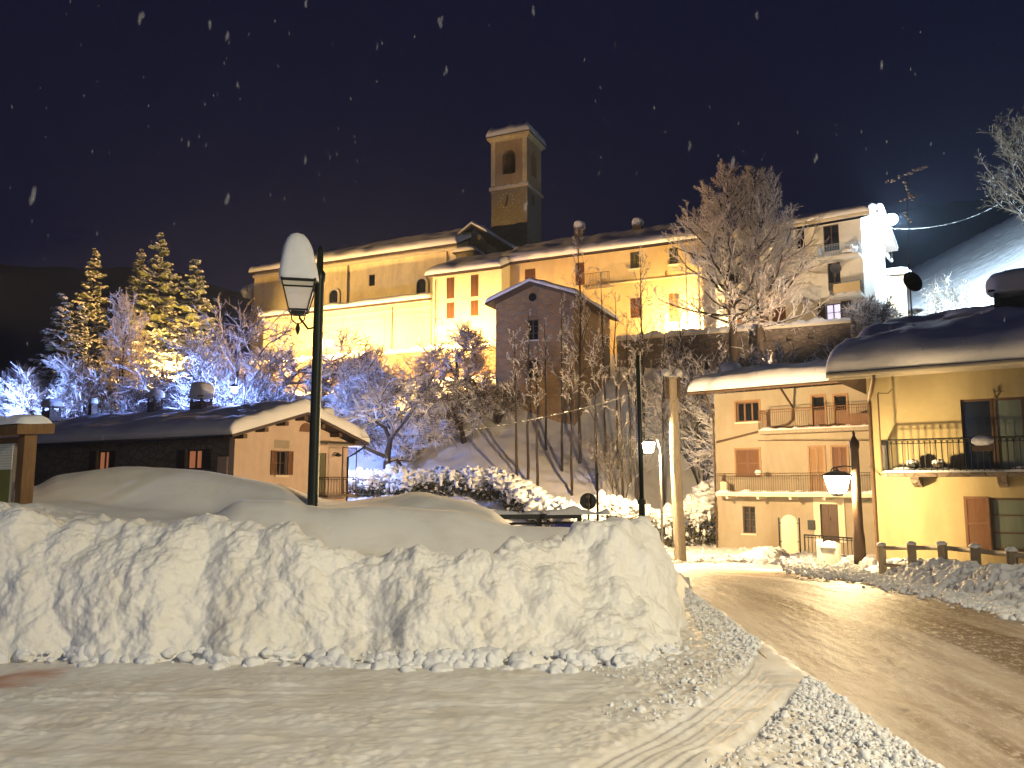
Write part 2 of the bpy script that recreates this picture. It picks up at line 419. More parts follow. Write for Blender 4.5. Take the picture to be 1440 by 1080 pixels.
# ------------------------------------------------------------------ road
rp = catmull(RC, 60); seg = np.r_[0, np.cumsum(np.hypot(*np.diff(rp, axis=0).T))]
vs = np.concatenate([np.arange(8.5, 16, .04), np.arange(16, 30, .06), np.arange(30, seg[-1], .15)])
cx = np.interp(vs, seg, rp[:, 0]); cy = np.interp(vs, seg, rp[:, 1])
tx, ty = np.gradient(cx, vs), np.gradient(cy, vs); ln = np.hypot(tx, ty); tx /= ln; ty /= ln
us = np.linspace(-2.25, 2.5, 200)
X = cx[:, None] + ty[:, None] * us; Y = cy[:, None] - tx[:, None] * us
U = np.repeat(us[None, :], len(vs), 0); V = np.repeat(vs[:, None], len(us), 1)
Z = ground_z(X, Y, False) + .006 + .014 * perlin(U * 2.2, V * .16) + .008 * fbm(U * 5, V * 1.1, o=3) + .008 * perlin(U * 11, V * 3) * sst(0, .4, perlin(U * 1.5, V * .3)) + .006 * fbm(U * 16, V * 9, o=2) + .03 * sst(1.9, 2.4, np.abs(U)) * (1 + perlin(U * 2, V))
m, nt, b = newmat('road_packed_snow')
tc = N(nt, 'ShaderNodeTexCoord')
def uvn(sx, sy, sc, det=5, ro=.6, di=0, off=0):
    mp = N(nt, 'ShaderNodeMapping'); mp.inputs['Scale'].default_value = (sx, sy, 1); mp.inputs['Location'].default_value = (off, off, 0)
    nt.links.new(tc.outputs['UV'], mp.inputs['Vector']); return noise(nt, mp.outputs['Vector'], sc, det, ro, di)
s1 = uvn(1, .09, 1.3, 5, .6, .3, 3.1); s2 = uvn(1, .16, 4.5, 5, .7, .2, 7); s3 = uvn(1, .7, 9, 6, .7, .2); s4 = uvn(1, 1, 60, 3); s5 = uvn(1, .45, 26, 4, .75)
a1 = N(nt, 'ShaderNodeAttribute', attribute_name='grit')
col = mixc(nt, ramp(nt, s2, [(.35, 0), (.65, 1)]), (.40, .31, .23), (.60, .52, .43))
g = N(nt, 'ShaderNodeMath', operation='ADD', use_clamp=True); nt.links.new(a1.outputs['Fac'], g.inputs[0]); nt.links.new(ramp(nt, s1, [(.48, 0), (.60, .8)]), g.inputs[1])
gm = N(nt, 'ShaderNodeMath', operation='MULTIPLY', use_clamp=True); nt.links.new(g.outputs[0], gm.inputs[0]); nt.links.new(ramp(nt, mixc(nt, .55, s3, s5), [(.41, 0), (.50, 1)]), gm.inputs[1])
col = mixc(nt, gm.outputs[0], col, (.13, .075, .03))
col = mixc(nt, ramp(nt, s4, [(.3, .35), (.6, 0)]), col, (.2, .13, .07))
nt.links.new(col, b.inputs['Base Color']); b.inputs['Roughness'].default_value = .55; b.inputs['Specular IOR Level'].default_value = .35
bump(nt, b, mixc(nt, .35, mixc(nt, .5, s3, s5), s4), .8, .03)
grit = 1.5 * np.exp(-((U - .2 + .3 * perlin(V * .12, 0 * V)) / .42) ** 2) * sst(-.2, .25, .35 + perlin(U * .8, V * .22)) + 1.0 * np.exp(-((U + .85 + .25 * perlin(V * .15, 0 * V + 4)) / .22) ** 2) * sst(-.3, .2, perlin(U, V * .3 + 8)) + 1.1 * np.exp(-((U - 1.15 + .2 * perlin(V * .13, 0 * V + 9)) / .3) ** 2) * sst(-.3, .2, perlin(U, V * .25 + 3))
grit = grit + .8 * sst(20, 26, V) * sst(-.2, .3, perlin(U * .9, V * .12 + 3)) * sst(30, 27, V)
tag(grid_mesh('road', X, Y, Z, m, attrs={'grit': np.clip(grit, 0, 1)}, uv=(U, V), flip=True), kind='structure')
# ------------------------------------------------------------------ the big ploughed snow bank
KX = [-320, -200, 0, 60, 90, 185, 250, 300, 350, 400, 440, 480, 550, 590, 640, 690, 730, 785, 815, 860, 900, 922, 945, 968, 1000]
#        toe d | crest d, y | dip d, y | m2 d, y | dip2 d, y | m1 d, y | end d
KD = [
 (7.7, 8.6, 735, 9.4, 738, 10.3, 733, 11.0, 733, 12.5, 722),
 (7.6, 8.5, 730, 9.4, 733, 10.3, 726, 11.0, 728, 12.5, 712),
 (7.6, 8.45, 727, 9.4, 718, 10.2, 707, 11.0, 706, 12.5, 692),
 (7.6, 8.4, 734, 9.3, 726, 10.2, 706, 11.0, 703, 12.5, 683),
 (7.6, 8.4, 738, 9.3, 730, 10.2, 712, 11.0, 703, 12.5, 668),
 (7.6, 8.4, 745, 9.3, 738, 10.2, 728, 11.0, 716, 12.6, 657),
 (7.6, 8.4, 744, 9.2, 742, 10.2, 735, 11.0, 718, 12.6, 659),
 (7.6, 8.4, 746, 9.2, 742, 10.2, 727, 11.0, 722, 12.6, 662),
 (7.6, 8.4, 751, 9.2, 748, 10.2, 702, 11.0, 716, 12.6, 671),
 (7.55, 8.35, 757, 9.2, 757, 10.2, 702, 11.0, 714, 12.6, 682),
 (7.5, 8.3, 762, 9.1, 765, 10.3, 709, 11.0, 718, 12.6, 697),
 (7.5, 8.3, 776, 9.1, 786, 10.3, 713, 11.1, 722, 12.7, 706),
 (7.5, 8.3, 797, 9.1, 800, 10.4, 713, 11.2, 724, 12.8, 698),
 (7.5, 8.3, 799, 9.1, 801, 10.4, 715, 11.2, 725, 12.8, 692),
 (7.5, 8.3, 798, 9.1, 799, 10.4, 717, 11.2, 727, 12.8, 700),
 (7.5, 8.35, 793, 9.1, 797, 10.4, 730, 11.2, 736, 12.8, 716),
 (7.5, 8.6, 770, 9.3, 784, 10.5, 739, 11.3, 748, 12.8, 745),
 (7.5, 8.9, 768, 9.5, 780, 10.6, 738, 11.4, 748, 12.8, 752),
 (7.5, 9.1, 750, 9.8, 765, 10.7, 742, 11.5, 752, 12.8, 760),
 (7.55, 9.4, 728, 10.1, 728, 10.9, 738, 11.7, 752, 12.8, 768),
 (7.7, 9.5, 735, 10.2, 736, 11.0, 746, 11.8, 765, 12.8, 785),
 (7.8, 9.4, 775, 10.1, 765, 10.9, 768, 11.7, 785, 12.6, 800),
 (8.0, 9.2, 845, 9.9, 835, 10.7, 830, 11.5, 825, 12.3, 815),
 (8.1, 9.0, 905, 9.7, 880, 10.4, 862, 11.2, 850, 12.0, 835),
 (8.1, 9.0, 905, 9.7, 880, 10.4, 862, 11.2, 850, 12.0, 835)]
ctlD, ctlZ = [], []
for (xk, r) in zip(KX, KD):
    toe, pts = r[0], [(r[i], zat(r[i + 1], r[i])) for i in range(1, 11, 2)]
    gone = xk > 960
    pts = [(d, -.12 if gone else max(z, -.1)) for d, z in pts]
    cd, cz = pts[0]; k = sst(690, 860, xk)
    f1 = (toe + (cd - toe) * .40, cz * (.60 - .12 * k)); f2 = (toe + (cd - toe) * .74, cz * (.92 - .1 * k))
    e = 15.5
    rows = [(toe - .15, -.08), (toe, .04 if not gone else -.12), f1, f2, pts[0], pts[1], pts[2], pts[3], pts[4], (13.9, pts[4][1] * .8), (e, -.4 if xk < 700 else -.5)]
    ctlD.append([a for a, _ in rows]); ctlZ.append([a for _, a in rows])
ctlD = np.array(ctlD); ctlZ = np.array(ctlZ)
ctlT = np.array([0, .035, .21, .36, .44, .55, .67, .76, .88, .95, 1])
def smooth_interp(t, T, Vv):
    """monotone cubic (Fritsch-Carlson) along the first axis of Vv"""
    h_ = np.diff(T)[:, None]; dl = np.diff(Vv, axis=0) / h_; mm = np.zeros_like(Vv)
    mm[1:-1] = np.where(dl[:-1] * dl[1:] > 0, 2 * dl[:-1] * dl[1:] / (dl[:-1] + dl[1:] + 1e-12), 0); mm[0] = dl[0]; mm[-1] = dl[-1]
    i = np.clip(np.searchsorted(T, t, side='right') - 1, 0, len(T) - 2); hh = (T[i + 1] - T[i])[:, None]; s = ((t - T[i])[:, None]) / hh
    return (2 * s ** 3 - 3 * s ** 2 + 1) * Vv[i] + (s ** 3 - 2 * s ** 2 + s) * hh * mm[i] + (-2 * s ** 3 + 3 * s ** 2) * Vv[i + 1] + (s ** 3 - s ** 2) * hh * mm[i + 1]
xs = np.arange(-320, 998, 1.25); ts = np.linspace(0, 1, 520)
cD = smooth_interp(xs, np.array(KX, float), ctlD); cZ = smooth_interp(xs, np.array(KX, float), ctlZ)   # cols x 11
GD = smooth_interp(ts, ctlT, cD.T); GZ = smooth_interp(ts, ctlT, cZ.T)                                      # rows x cols
T2 = np.repeat(ts[:, None], len(xs), 1); XP = np.repeat(xs[None, :], len(ts), 0)
GX = (XP - 720) / F * GD / CP * 1.0
face = sst(.0, .05, T2) * sst(.56, .44, T2); plate = sst(.44, .50, T2) * sst(.72, .62, T2) * sst(330, 230, XP)
right = sst(880, 960, XP) ; rr = sst(640, 720, XP) * sst(.62, .46, T2)
def surf_normals(X, Y, Z):
    P = np.stack([X, Y, Z], -1); du = np.gradient(P, axis=1); dv = np.gradient(P, axis=0)
    n = np.cross(du, dv); n /= np.linalg.norm(n, axis=-1, keepdims=True) + 1e-12; return n
nrm = surf_normals(GX, GD, GZ); nrm *= np.sign(nrm[..., 2:3] + 1e-9)
# slumped vertical shapes on the face, then rounder and rounder clods
a = .26 * fbm(GX * .9, GD * .9, GZ * .5, 2) * face
a += .15 * (.55 - worley(GX * 1.5 + .25 * GZ, GD * 1.1, GZ * .75)) * face
warp = .3 * perlin(GX * 2, GD * 2, GZ * 2)
a += (.105 + .03 * rr) * (.5 - worley(GX * 3.2 + warp, GD * 3.2, GZ * 2.2 + warp)) * (face + .7 * plate)
a += .045 * (.5 - worley(GX * 6.5 + warp, GD * 6.5, GZ * 5)) * (face + plate) * sst(-.25, .35, perlin(GX * .8, GD * .8, GZ * .8 + 4) + .5 * sst(.3, .1, T2) + .3 * rr)
a += .022 * fbm(GX * 9, GD * 9, GZ * 9, 3) * (face + plate)
a += .10 * rr * perlin(GX * 2.2 - GZ * 1.4, GD * 1.5, GZ * .6) 
a += .05 * (.5 - worley(GX * 5, GD * 5)) * np.exp(-((T2 - .44) / .035) ** 2) * 2
a += .03 * fbm(GX * .8, GD * .8, o=3) * (1 - face)
a *= sst(998, 965, XP) * .75 + .25
GX2, GY2, GZ2 = GX + nrm[..., 0] * a, GD + nrm[..., 1] * a, GZ + nrm[..., 2] * a
m, nt, b = newmat('bank_snow'); v = coords(nt)
n1 = noise(nt, v, 3.5, 6, .62); n2 = noise(nt, v, 26, 5, .65); n3 = noise(nt, v, .8, 4)
at = N(nt, 'ShaderNodeAttribute', attribute_name='rough')
col = mixc(nt, n3, (.74, .73, .69), (.83, .82, .80)); col = mixc(nt, ramp(nt, noise(nt, v, 1.6, 6, .7, .5), [(.48, 0), (.72, .55)]), col, (.62, .57, .46)); col = mixc(nt, ramp(nt, n2, [(.68, 0), (.8, .5)]), col, (.5, .42, .3))
nt.links.new(col, b.inputs['Base Color']); b.inputs['Roughness'].default_value = .65; b.inputs['Specular IOR Level'].default_value = .2
bn = N(nt, 'ShaderNodeBump'); bn.inputs['Distance'].default_value = .045; nt.links.new(mixc(nt, .35, n1, n2), bn.inputs['Height'])
mu = N(nt, 'ShaderNodeMath', operation='MULTIPLY_ADD'); nt.links.new(at.outputs['Fac'], mu.inputs[0]); mu.inputs[1].default_value = .5; mu.inputs[2].default_value = .06
nt.links.new(mu.outputs[0], bn.inputs['Strength']); nt.links.new(bn.outputs['Normal'], b.inputs['Normal'])
bank = grid_mesh('snow_bank', GX2, GY2, GZ2, m, attrs={'rough': np.clip(face + plate, 0, 1)})
tag(bank, 'huge lumpy bank of ploughed snow across the foreground, smooth drifts on its top', 'snow bank')
# ------------------------------------------------------------------ lumps scattered in numbers
def scatter(name, P, R, mat, sub=1, seed=0, squash=(.7, 1.2), amp=.38, **kw):
    co, fc = ICO[sub]; fc = np.array(fc); rs = np.random.RandomState(seed); n = len(P)
    P = np.asarray(P, float); R = np.asarray(R, float)
    off = rs.rand(n, 3) * 50
    ang = rs.rand(n) * 6.28; sc = rs.uniform(squash[0], squash[1], (n, 3)); sc[:, 2] *= .8
    c = co[None] + 0 * off[:, None]
    nn = 1 + amp * perlin(c[..., 0] * 1.5 + off[:, None, 0], c[..., 1] * 1.5 + off[:, None, 1], c[..., 2] * 1.5 + off[:, None, 2])
    q = c * nn[..., None] * sc[:, None] * R[:, None, None]
    ca, sa = np.cos(ang)[:, None], np.sin(ang)[:, None]
    q = np.stack([q[..., 0] * ca - q[..., 1] * sa, q[..., 0] * sa + q[..., 1] * ca, q[..., 2]], -1) + P[:, None]
    F_ = (fc[None] + (np.arange(n) * len(co))[:, None, None]).reshape(-1, 3)
    me = bpy.data.meshes.new(name); me.vertices.add(n * len(co)); me.vertices.foreach_set('co', q.astype(np.float32).ravel())
    me.loops.add(F_.size); me.loops.foreach_set('vertex_index', F_.astype(np.int32).ravel())
    me.polygons.add(len(F_)); me.polygons.foreach_set('loop_start', np.arange(0, F_.size, 3, dtype=np.int32)); me.polygons.foreach_set('loop_total', np.full(len(F_), 3, np.int32))
    me.polygons.foreach_set('use_smooth', np.full(len(F_), sub > 0))
    me.materials.append(mat); me.update(calc_edges=True)
    o = bpy.data.objects.new(name, me); link(o); return tag(o, **kw)
rs = np.random.RandomState(3)
def surf_at(P, lift=0): return [(x, y, gz(x, y) + lift) for x, y in P]
# crumbs along the road edge and over the churned strip
P, R = [], []
for i in range(15000):
    y = rs.uniform(4.2, 15) if rs.rand() < .75 else rs.uniform(4.2, 7)
    if rs.rand() < .6: x = float(road_left(min(y, 13.9))) - abs(rs.normal(0, .35)) - .02
    else: x = rs.uniform(-.3, 2.5)
    if y > 7.6 and x < 1.9 + (y - 7.6) * .12: continue
    d = np.min(np.hypot(tp[:, 0] - x, tp[:, 1] - y))
    if d < .27: continue
    if x < .95 + .3 * math.sin(y * 5): continue
    r = .005 + .015 * rs.rand() ** 3 + (.018 * rs.rand() if rs.rand() < .05 else 0)
    zz = PLZ[min(np.searchsorted(PLY, y), len(PLY) - 1), min(np.searchsorted(PLX, x), len(PLX) - 1)]
    P.append((x, y, zz + r * .15)); R.append(r * (1 + .04 * (y - 5)))
scatter('snow_crumbs', P, R, M['snow_lump'], 1, 1, squash=(.5, 1.5), amp=.6, kind='stuff')
# debris at the toe of the bank
P, R = [], []
for i in range(700):
    xp = rs.uniform(20, 965); j = int(np.argmin(abs(xs - xp))); toe = np.interp(xp, KX, ctlD[:, 1])
    dens = .25 + .75 * sst(.0, .5, perlin(np.array([xp * .012]), np.array([.5]))[0] + .25 + sst(700, 950, xp) * .4)
    if rs.rand() > dens: continue
    r = .015 + (.09 if xp < 880 else .05) * rs.rand() ** 2.6
    y = toe + rs.normal(-.05, .16) - r; k = (xp - 720) / F * y
    y = toe - abs(rs.normal(0, .17 if xp > 700 else .1)) + .04
    k = (xp - 720) / F * y; zz = .02
    P.append((k, y, zz - r * .1 + max(0, .1 - (toe - y)) * .8)); R.append(r)
scatter('snow_debris', P, R, M['snow_lump'], 2, 2, kind='stuff')
# bigger blocks, one by one
blocks = [(98, 926, .17, 'pinkish snow lump at the left end of the bank beside the reddish patch'),
          (455, 931, .11, 'rounded snow lump near the foot of the bank, below the unlit lamp'),
          (618, 933, .13, 'broad snow clod at the foot of the bank, midway along it'),
          (725, 934, .10, 'snow clod half buried in the foot of the bank'),
          (876, 940, .11, 'rounded snow block with a deep shadow at the right foot of the bank'),
          (560, 934, .09, 'small snow clod left of the broad clod at the bank foot'),
          (345, 929, .11, 'snow clod at the bank foot under the pink house'),
          (402, 932, .12, 'snow clod just left of the lump below the unlit lamp'),
          (978, 850, .11, 'lone grey snow lump lying on the road edge beyond the bank'),
          (938, 925, .10, 'snow clod at the corner of the bank where the crumbs begin')]
for i, (x, y, r, lab) in enumerate(blocks):
    p = G(x, y); mb = MB(); mb.lump((0, 0, r * .45), (r * 1.35, r, r * .7), i + 3, 3, .6, 1.9); mb.lump((r * .5, -r * .3, r * .25), r * .5, i + 30, 2, .4)
    o = mb.build('snow_block', M['snow_lump'], None, True); o.location = (p.x, p.y, gz(p.x, p.y)); o.rotation_euler = (0, 0, i)
    tag(o, lab, 'snow block', 'loose snow blocks at the foot of the bank')
# ------------------------------------------------------------------ bank on the far side of the road, and heaps beyond
def ridge(name, base, width, height, lab, seed=0, lum=.12, n=520, rows=110, hvar=.25, back=.6, bw=None):
    """base: polyline (x,y) of the toe; the bank rises to the right/behind of it"""
    B = catmull(np.array(base, float), 40); sg = np.r_[0, np.cumsum(np.hypot(*np.diff(B, axis=0).T))]
    s = np.linspace(0, sg[-1], n); bx = np.interp(s, sg, B[:, 0]); by = np.interp(s, sg, B[:, 1])
    tx, ty = np.gradient(bx, s), np.gradient(by, s); l = np.hypot(tx, ty); nx, ny = ty / l, -tx / l
    t = np.linspace(0, 1, rows); prof = np.interp(t, [0, .08, .3, .45, .7, 1], [-.12, .12, .78, 1, 1 - .15, -back])
    hs_ = np.interp(s, np.linspace(0, sg[-1], len(height)), height) * (1 + hvar * fbm(s * .9 + seed, 0 * s + seed, o=3))
    Xr = bx[None] + nx[None] * t[:, None] * width; Yr = by[None] + ny[None] * t[:, None] * width
    Zr = ground_z(Xr, Yr, False) + prof[:, None] * hs_[None] * sst(0, .4, s)[None] * sst(sg[-1], sg[-1] - .4, s)[None]
    nm = surf_normals(Xr, Yr, Zr); nm *= np.sign(nm[..., 2:3] + 1e-9)
    a = lum * ((.5 - worley(Xr * 2.2, Yr * 2.2, Zr * 2)) * 1.0 + .28 * (.5 - worley(Xr * 5, Yr * 5, Zr * 4)) + .5 * fbm(Xr * 7, Yr * 7, Zr * 7, 3))
    Xr, Yr, Zr = Xr + nm[..., 0] * a, Yr + nm[..., 1] * a, Zr + nm[..., 2] * a
    return tag(grid_mesh(name, Xr, Yr, Zr, M['snow_lump'], flip=True), lab, 'snow bank')
def pl(*a): return [tuple(Gt(x, y)[:2]) for x, y in a]
ridge('snow_bank', pl((1205, 806), (1260, 820), (1340, 837), (1440, 864), (1560, 900))[::-1], 1.75, [.40, .42, .40, .34, .36], 'low grey chunky snow bank along the wooden fence at the right edge of the road', 3, .15, back=.3)
ridge('snow_bank', pl((1085, 792), (1130, 800), (1170, 804), (1212, 806))[::-1], 2.4, [.5, .55, .55, .4], 'brightly lit snow heap under the glowing lamp at the roadside', 9, .16, back=.2)
ridge('snow_bank', pl((1030, 782), (1060, 787), (1098, 790))[::-1], 2.2, [.45, .5, .3], 'violet shaded snow heap by the roadside in front of the garden railing', 14, .16, back=.2)
ridge('snow_bank', pl((925, 757), (960, 762), (1010, 766), (1060, 768), (1120, 770))[::-1], 2.2, [.35, .4, .4, .3, .2], 'glaring white heap of snow below the three storey house', 19, .2, back=.1, hvar=.4)
P, R = [], []
for i in range(2600):
    t = rs.rand(); xp = 1100 + 340 * t; yb = np.interp(xp, [1030, 1150, 1205, 1260, 1340, 1440], [782, 801, 806, 820, 837, 864]) + rs.normal(2, 5)
    p = G(xp, yb, -.03); zz = float(ground_z(p.x, p.y, False)); p = G(xp, yb, zz); r = .012 + .05 * rs.rand() ** 2.5
    P.append((p.x, p.y, zz + r * .4)); R.append(r)
for i in range(500):
    xp = rs.uniform(925, 1100); yb = rs.uniform(752, 786); p = G(xp, yb, -.8); zz = gz(p.x, p.y); p = G(xp, yb, zz); r = .03 + .1 * rs.rand() ** 2.5
    if road_dist(p.x, p.y) < 2.2: continue
    P.append((p.x, p.y, gz(p.x, p.y) + r * .3)); R.append(r)
scatter('roadside_snow_rubble', P, R, M['snow_lump'], 1, 5, kind='stuff')
# ------------------------------------------------------------------ far mountainside and sky
m, nt, b = newmat('night_forest'); v = coords(nt)
nn = noise(nt, v, .05, 6, .7)
nt.links.new(mixc(nt, ramp(nt, nn, [(.4, 0), (.75, 1)]), (.006, .006, .007), (.03, .03, .04)), b.inputs['Base Color']); b.inputs['Roughness'].default_value = 1
az = np.linspace(-1.6, 1.6, 260); rr_ = np.linspace(0, 1, 40)
ridge_px = np.interp(az, [-1.6, -.637, -.5, -.4, -.3, 0, .35, .5, .637, 1.6], [330, 372, 372, 395, 420, 440, 360, 300, 262, 200])
Yb = 420 + 260 * rr_[:, None]; Xb = az[None] * Yb
H = (680 - ridge_px) / F
Zb = EYE + 2 + H[None] * Yb * sst(-.05, 1, rr_)[:, None] ** .8 + (2 + 9 * rr_[:, None]) * fbm(Xb * .012, Yb * .012, o=5) + 2.5 * np.abs(perlin(Xb * .12, Yb * .12))
Zb[0] = 10
tag(grid_mesh('mountain', Xb, Yb, Zb, m), kind='structure')
w = bpy.data.worlds.new('World'); S.world = w; w.use_nodes = True; nt = w.node_tree; bg = nt.nodes['Background']
sky = N(nt, 'ShaderNodeTexSky'); sky.sky_type = 'NISHITA'; sky.sun_disc = False; sky.sun_elevation = math.radians(-6); sky.sun_rotation = math.radians(200)
tc = N(nt, 'ShaderNodeTexCoord'); sp = N(nt, 'ShaderNodeSeparateXYZ'); nt.links.new(tc.outputs['Generated'], sp.inputs[0])
g = ramp(nt, sp.outputs['Z'], [(.0, (.0020, .0022, .0060)), (.2, (.0024, .0025, .0098)), (.5, (.0018, .0024, .0100)), (1, (.0014, .0022, .0092))])
nz = noise(nt, tc.outputs['Generated'], 3.0, 5, .6)
g = mixc(nt, ramp(nt, nz, [(.35, 0), (.7, .3)]), g, (.0040, .0040, .0145))
sm = N(nt, 'ShaderNodeVectorMath', operation='SCALE'); nt.links.new(sky.outputs[0], sm.inputs[0]); sm.inputs['Scale'].default_value = .01
ad = N(nt, 'ShaderNodeVectorMath', operation='ADD'); nt.links.new(g, ad.inputs[0]); nt.links.new(sm.outputs[0], ad.inputs[1])
nt.links.new(ad.outputs[0], bg.inputs['Color']); bg.inputs['Strength'].default_value = 1.0
S.view_settings.view_transform = 'Standard'; S.view_settings.look = 'None'; S.view_settings.exposure = 1.0; S.view_settings.gamma = 1
S.cycles.use_denoising = True
try: S.cycles.denoiser = 'OPENIMAGEDENOISE'
except Exception: pass
S.cycles.max_bounces = 5; S.cycles.diffuse_bounces = 3; S.cycles.sample_clamp_indirect = 4; S.cycles.use_light_tree = True
# ------------------------------------------------------------------ lights and lamps
WARM = (1.0, .57, .17)
def point(name, loc, power, color, radius=.12, parent=None, spot=None, aim=None, blend=.5):
    l = bpy.data.lights.new(name, 'SPOT' if spot else 'POINT'); l.energy = power; l.color = color; l.shadow_soft_size = radius
    o = bpy.data.objects.new(name, l); link(o, parent); o.location = loc
    if spot:
        l.spot_size = spot; l.spot_blend = blend
        o.rotation_euler = (Vector(aim) - Vector(loc)).to_track_quat('-Z', 'Y').to_euler()
    return o
M['lamp_glow'] = mat_glow('lamp_glow', (1, .76, .42), 60)
M['lamp_glow_cool'] = mat_glow('lamp_glow_cool', (.75, .88, 1), 140)
m, nt, b = newmat('frosted_glass'); b.inputs['Base Color'].default_value = (.75, .70, .58, 1); b.inputs['Roughness'].default_value = .35
b.inputs['Transmission Weight'].default_value = .3; M['frost'] = m
def lantern(parent, z, r, lit, cap=None, glassmat=None, tall=2.3):
    """four sided tapering lantern whose roof starts at height z; r = half width at the top"""
    hgt = r * tall; rb = r * .56; s2 = 2 ** .5
    f = MB()
    for sx, sy in ((-1, -1), (1, -1), (1, 1), (-1, 1)):
        f.tube([(sx * r, sy * r, z), (sx * rb, sy * rb, z - hgt)], r * .055, 4)
    for q, zz in ((r, z), (rb, z - hgt), (r * .86, z - hgt * .2)):
        c = [(-q, -q), (q, -q), (q, q), (-q, q)]
        for i in range(4): f.tube([(*c[i], zz), (*c[(i + 1) % 4], zz)], r * .06, 4)
    f.lathe([(rb * 1.1, z - hgt - .01), (rb * .9, z - hgt - r * .25), (.02, z - hgt - r * .3)], k=4)
    f.build('lantern_frame', M['black_metal'], parent)
    k_ = .55 if lit else 1; t = MB(); t.lathe([(r * 1.04 * s2, z), (r * 1.06 * s2, z + r * .08), (r * .6 * s2, z + r * .75 * k_), (r * .2 * s2, z + r * .95 * k_), (r * .1, z + r * 1.3 * k_), (.01, z + r * 1.4 * k_)], k=4)
    t.build('lantern_roof', M['black_metal'], parent)
    g = MB(); n0 = 0
    a, b_ = r * .94, rb * .94
    P = [(-a, -a, z - .01), (a, -a, z - .01), (a, a, z - .01), (-a, a, z - .01), (-b_, -b_, z - hgt + .01), (b_, -b_, z - hgt + .01), (b_, b_, z - hgt + .01), (-b_, b_, z - hgt + .01)]
    g.v = P; 
    for i in range(4): g.face((i, (i + 1) % 4, 4 + (i + 1) % 4, 4 + i))
    g.build('glass', glassmat or (M['lamp_glow'] if lit else M['frost']), parent)
# the tall unlit lamp in front
p = D(440, 700, 11.6); gzv = 0.0
r_ = empty('street_lamp', (p.x, p.y, gzv), 'tall dark street lamp, unlit, its lantern under a tall cone of snow', 'street lamp')
ptop = D(446, 352, 11.6).z - gzv
MB().lathe([(.12, 0), (.12, .5), (.085, .56), (.078, 1.2), (.07, ptop - .5), (.085, ptop - .45), (.085, ptop - .35), (.05, ptop - .3), (.045, ptop), (.02, ptop + .06)], k=14).build('pole', M['green_metal'], r_, True)
lp = D(423, 398, 11.45)
lz = lp.z - gzv; lx = lp.x - p.x - .03; ly = -.12
def lantern_at(root, x, y, rz, *a, **k):
    n0 = set(root.children); lantern(root, *a, **k)
    for o in set(root.children) - n0: o.location = (x, y, 0); o.rotation_euler = (0, 0, rz)
lantern_at(r_, lx, ly, math.radians(12), lz, .235, False, tall=1.75)
am = MB(); am.tube([(0, 0, lz - .62), (lx * .5, ly * .5, lz - .66), (lx * .9, ly, lz - .52), (lx, ly, lz - .42)], .018, 6)
for q in (-1, 1): am.tube([(lx + q * .11, ly, lz - .42), (lx + q * .09, ly, lz - .54), (lx + q * .02, ly, lz - .60)], .011, 5)
am.lathe([(.012, -.1), (.03, -.05), (.035, 0), (.02, .05), (.012, .08)], (lx, ly, lz - .66), 8)
MB().tube([(0, 0, lz + .1), (lx, ly, lz + .12)], .02, 6).build('top_arm', M['black_metal'], r_); am.build('bracket', M['black_metal'], r_)
n = 40; k = 28; zs = np.linspace(0, 1, n); th = np.linspace(0, 2 * PI, k + 1)
TH, ZZ = np.meshgrid(th, zs); hh = .74
rad = .27 * np.interp(ZZ, [0, .04, .12, .45, .7, .86, .95, 1], [.98, 1.06, 1.04, .91, .76, .58, .38, .03])
sq = 1 / (np.abs(np.cos(TH)) ** 5 + np.abs(np.sin(TH)) ** 5) ** .2; sq = 1 + (sq - 1) * (1 - ZZ) ** .8
rad = rad * sq * (1 + .05 * perlin(np.cos(TH) * 2, np.sin(TH) * 2, ZZ * 3))
sc_ = grid_mesh('snow_cap', np.cos(TH) * rad - .05 * ZZ, np.sin(TH) * rad, lz + .02 + ZZ * hh, M['snow_lump'], r_)
sc_.location = (lx, ly, 0); sc_.rotation_euler = (0, 0, math.radians(12))
# lamp on a bracket by the yellow house (lit)
p = D(1205, 700, 21.3); g0 = gz(p.x, p.y); zt_ = D(1205, 616, 21.3).z - g0; lz = D(1177, 669, 21.3).z - g0; dx = D(1177, 670, 21.3).x - p.x
r_ = empty('street_lamp', (p.x, p.y, g0), 'lit lantern on a scrolled bracket of a thick dark post before the yellow house', 'street lamp')
MB().lathe([(.16, 0), (.15, .9), (.125, 1.1), (.105, zt_ - .3), (.13, zt_ - .25), (.13, zt_ - .12), (.06, zt_), (.03, zt_ + .08), (.045, zt_ + .12), (.01, zt_ + .2)], k=14).build('post', M['dark_wood'], r_, True)
b_ = MB(); sc = [(0, 0, zt_ - .78)] + [(dx * t, 0, zt_ - .78 + .04 * math.sin(t * 3)) for t in (.3, .6, .9, 1.15)]
b_.tube(sc, .02, 6); b_.tube([(dx * 1.15, 0, zt_ - .76), (dx * 1.32, 0, zt_ - .86), (dx * 1.33, 0, zt_ - 1.02), (dx * 1.18, 0, zt_ - 1.1), (dx * 1.08, 0, zt_ - 1.0)], .016, 6)
b_.tube([(0, 0, zt_ - 1.25), (dx * .2, 0, zt_ - 1.08), (dx * .6, 0, zt_ - .98), (dx * 1.0, 0, zt_ - .95), (dx * 1.2, 0, zt_ - .8)], .018, 6)
b_.tube([(dx, 0, zt_ - .95), (dx, 0, lz + .25)], .012, 6); b_.build('bracket', M['black_metal'], r_)
lantern_at(r_, dx, 0, .3, lz, .245, True, tall=1.9)
point('lamp_light', (dx, 0, lz - .25), 1200, (1, .70, .34), .1, r_)
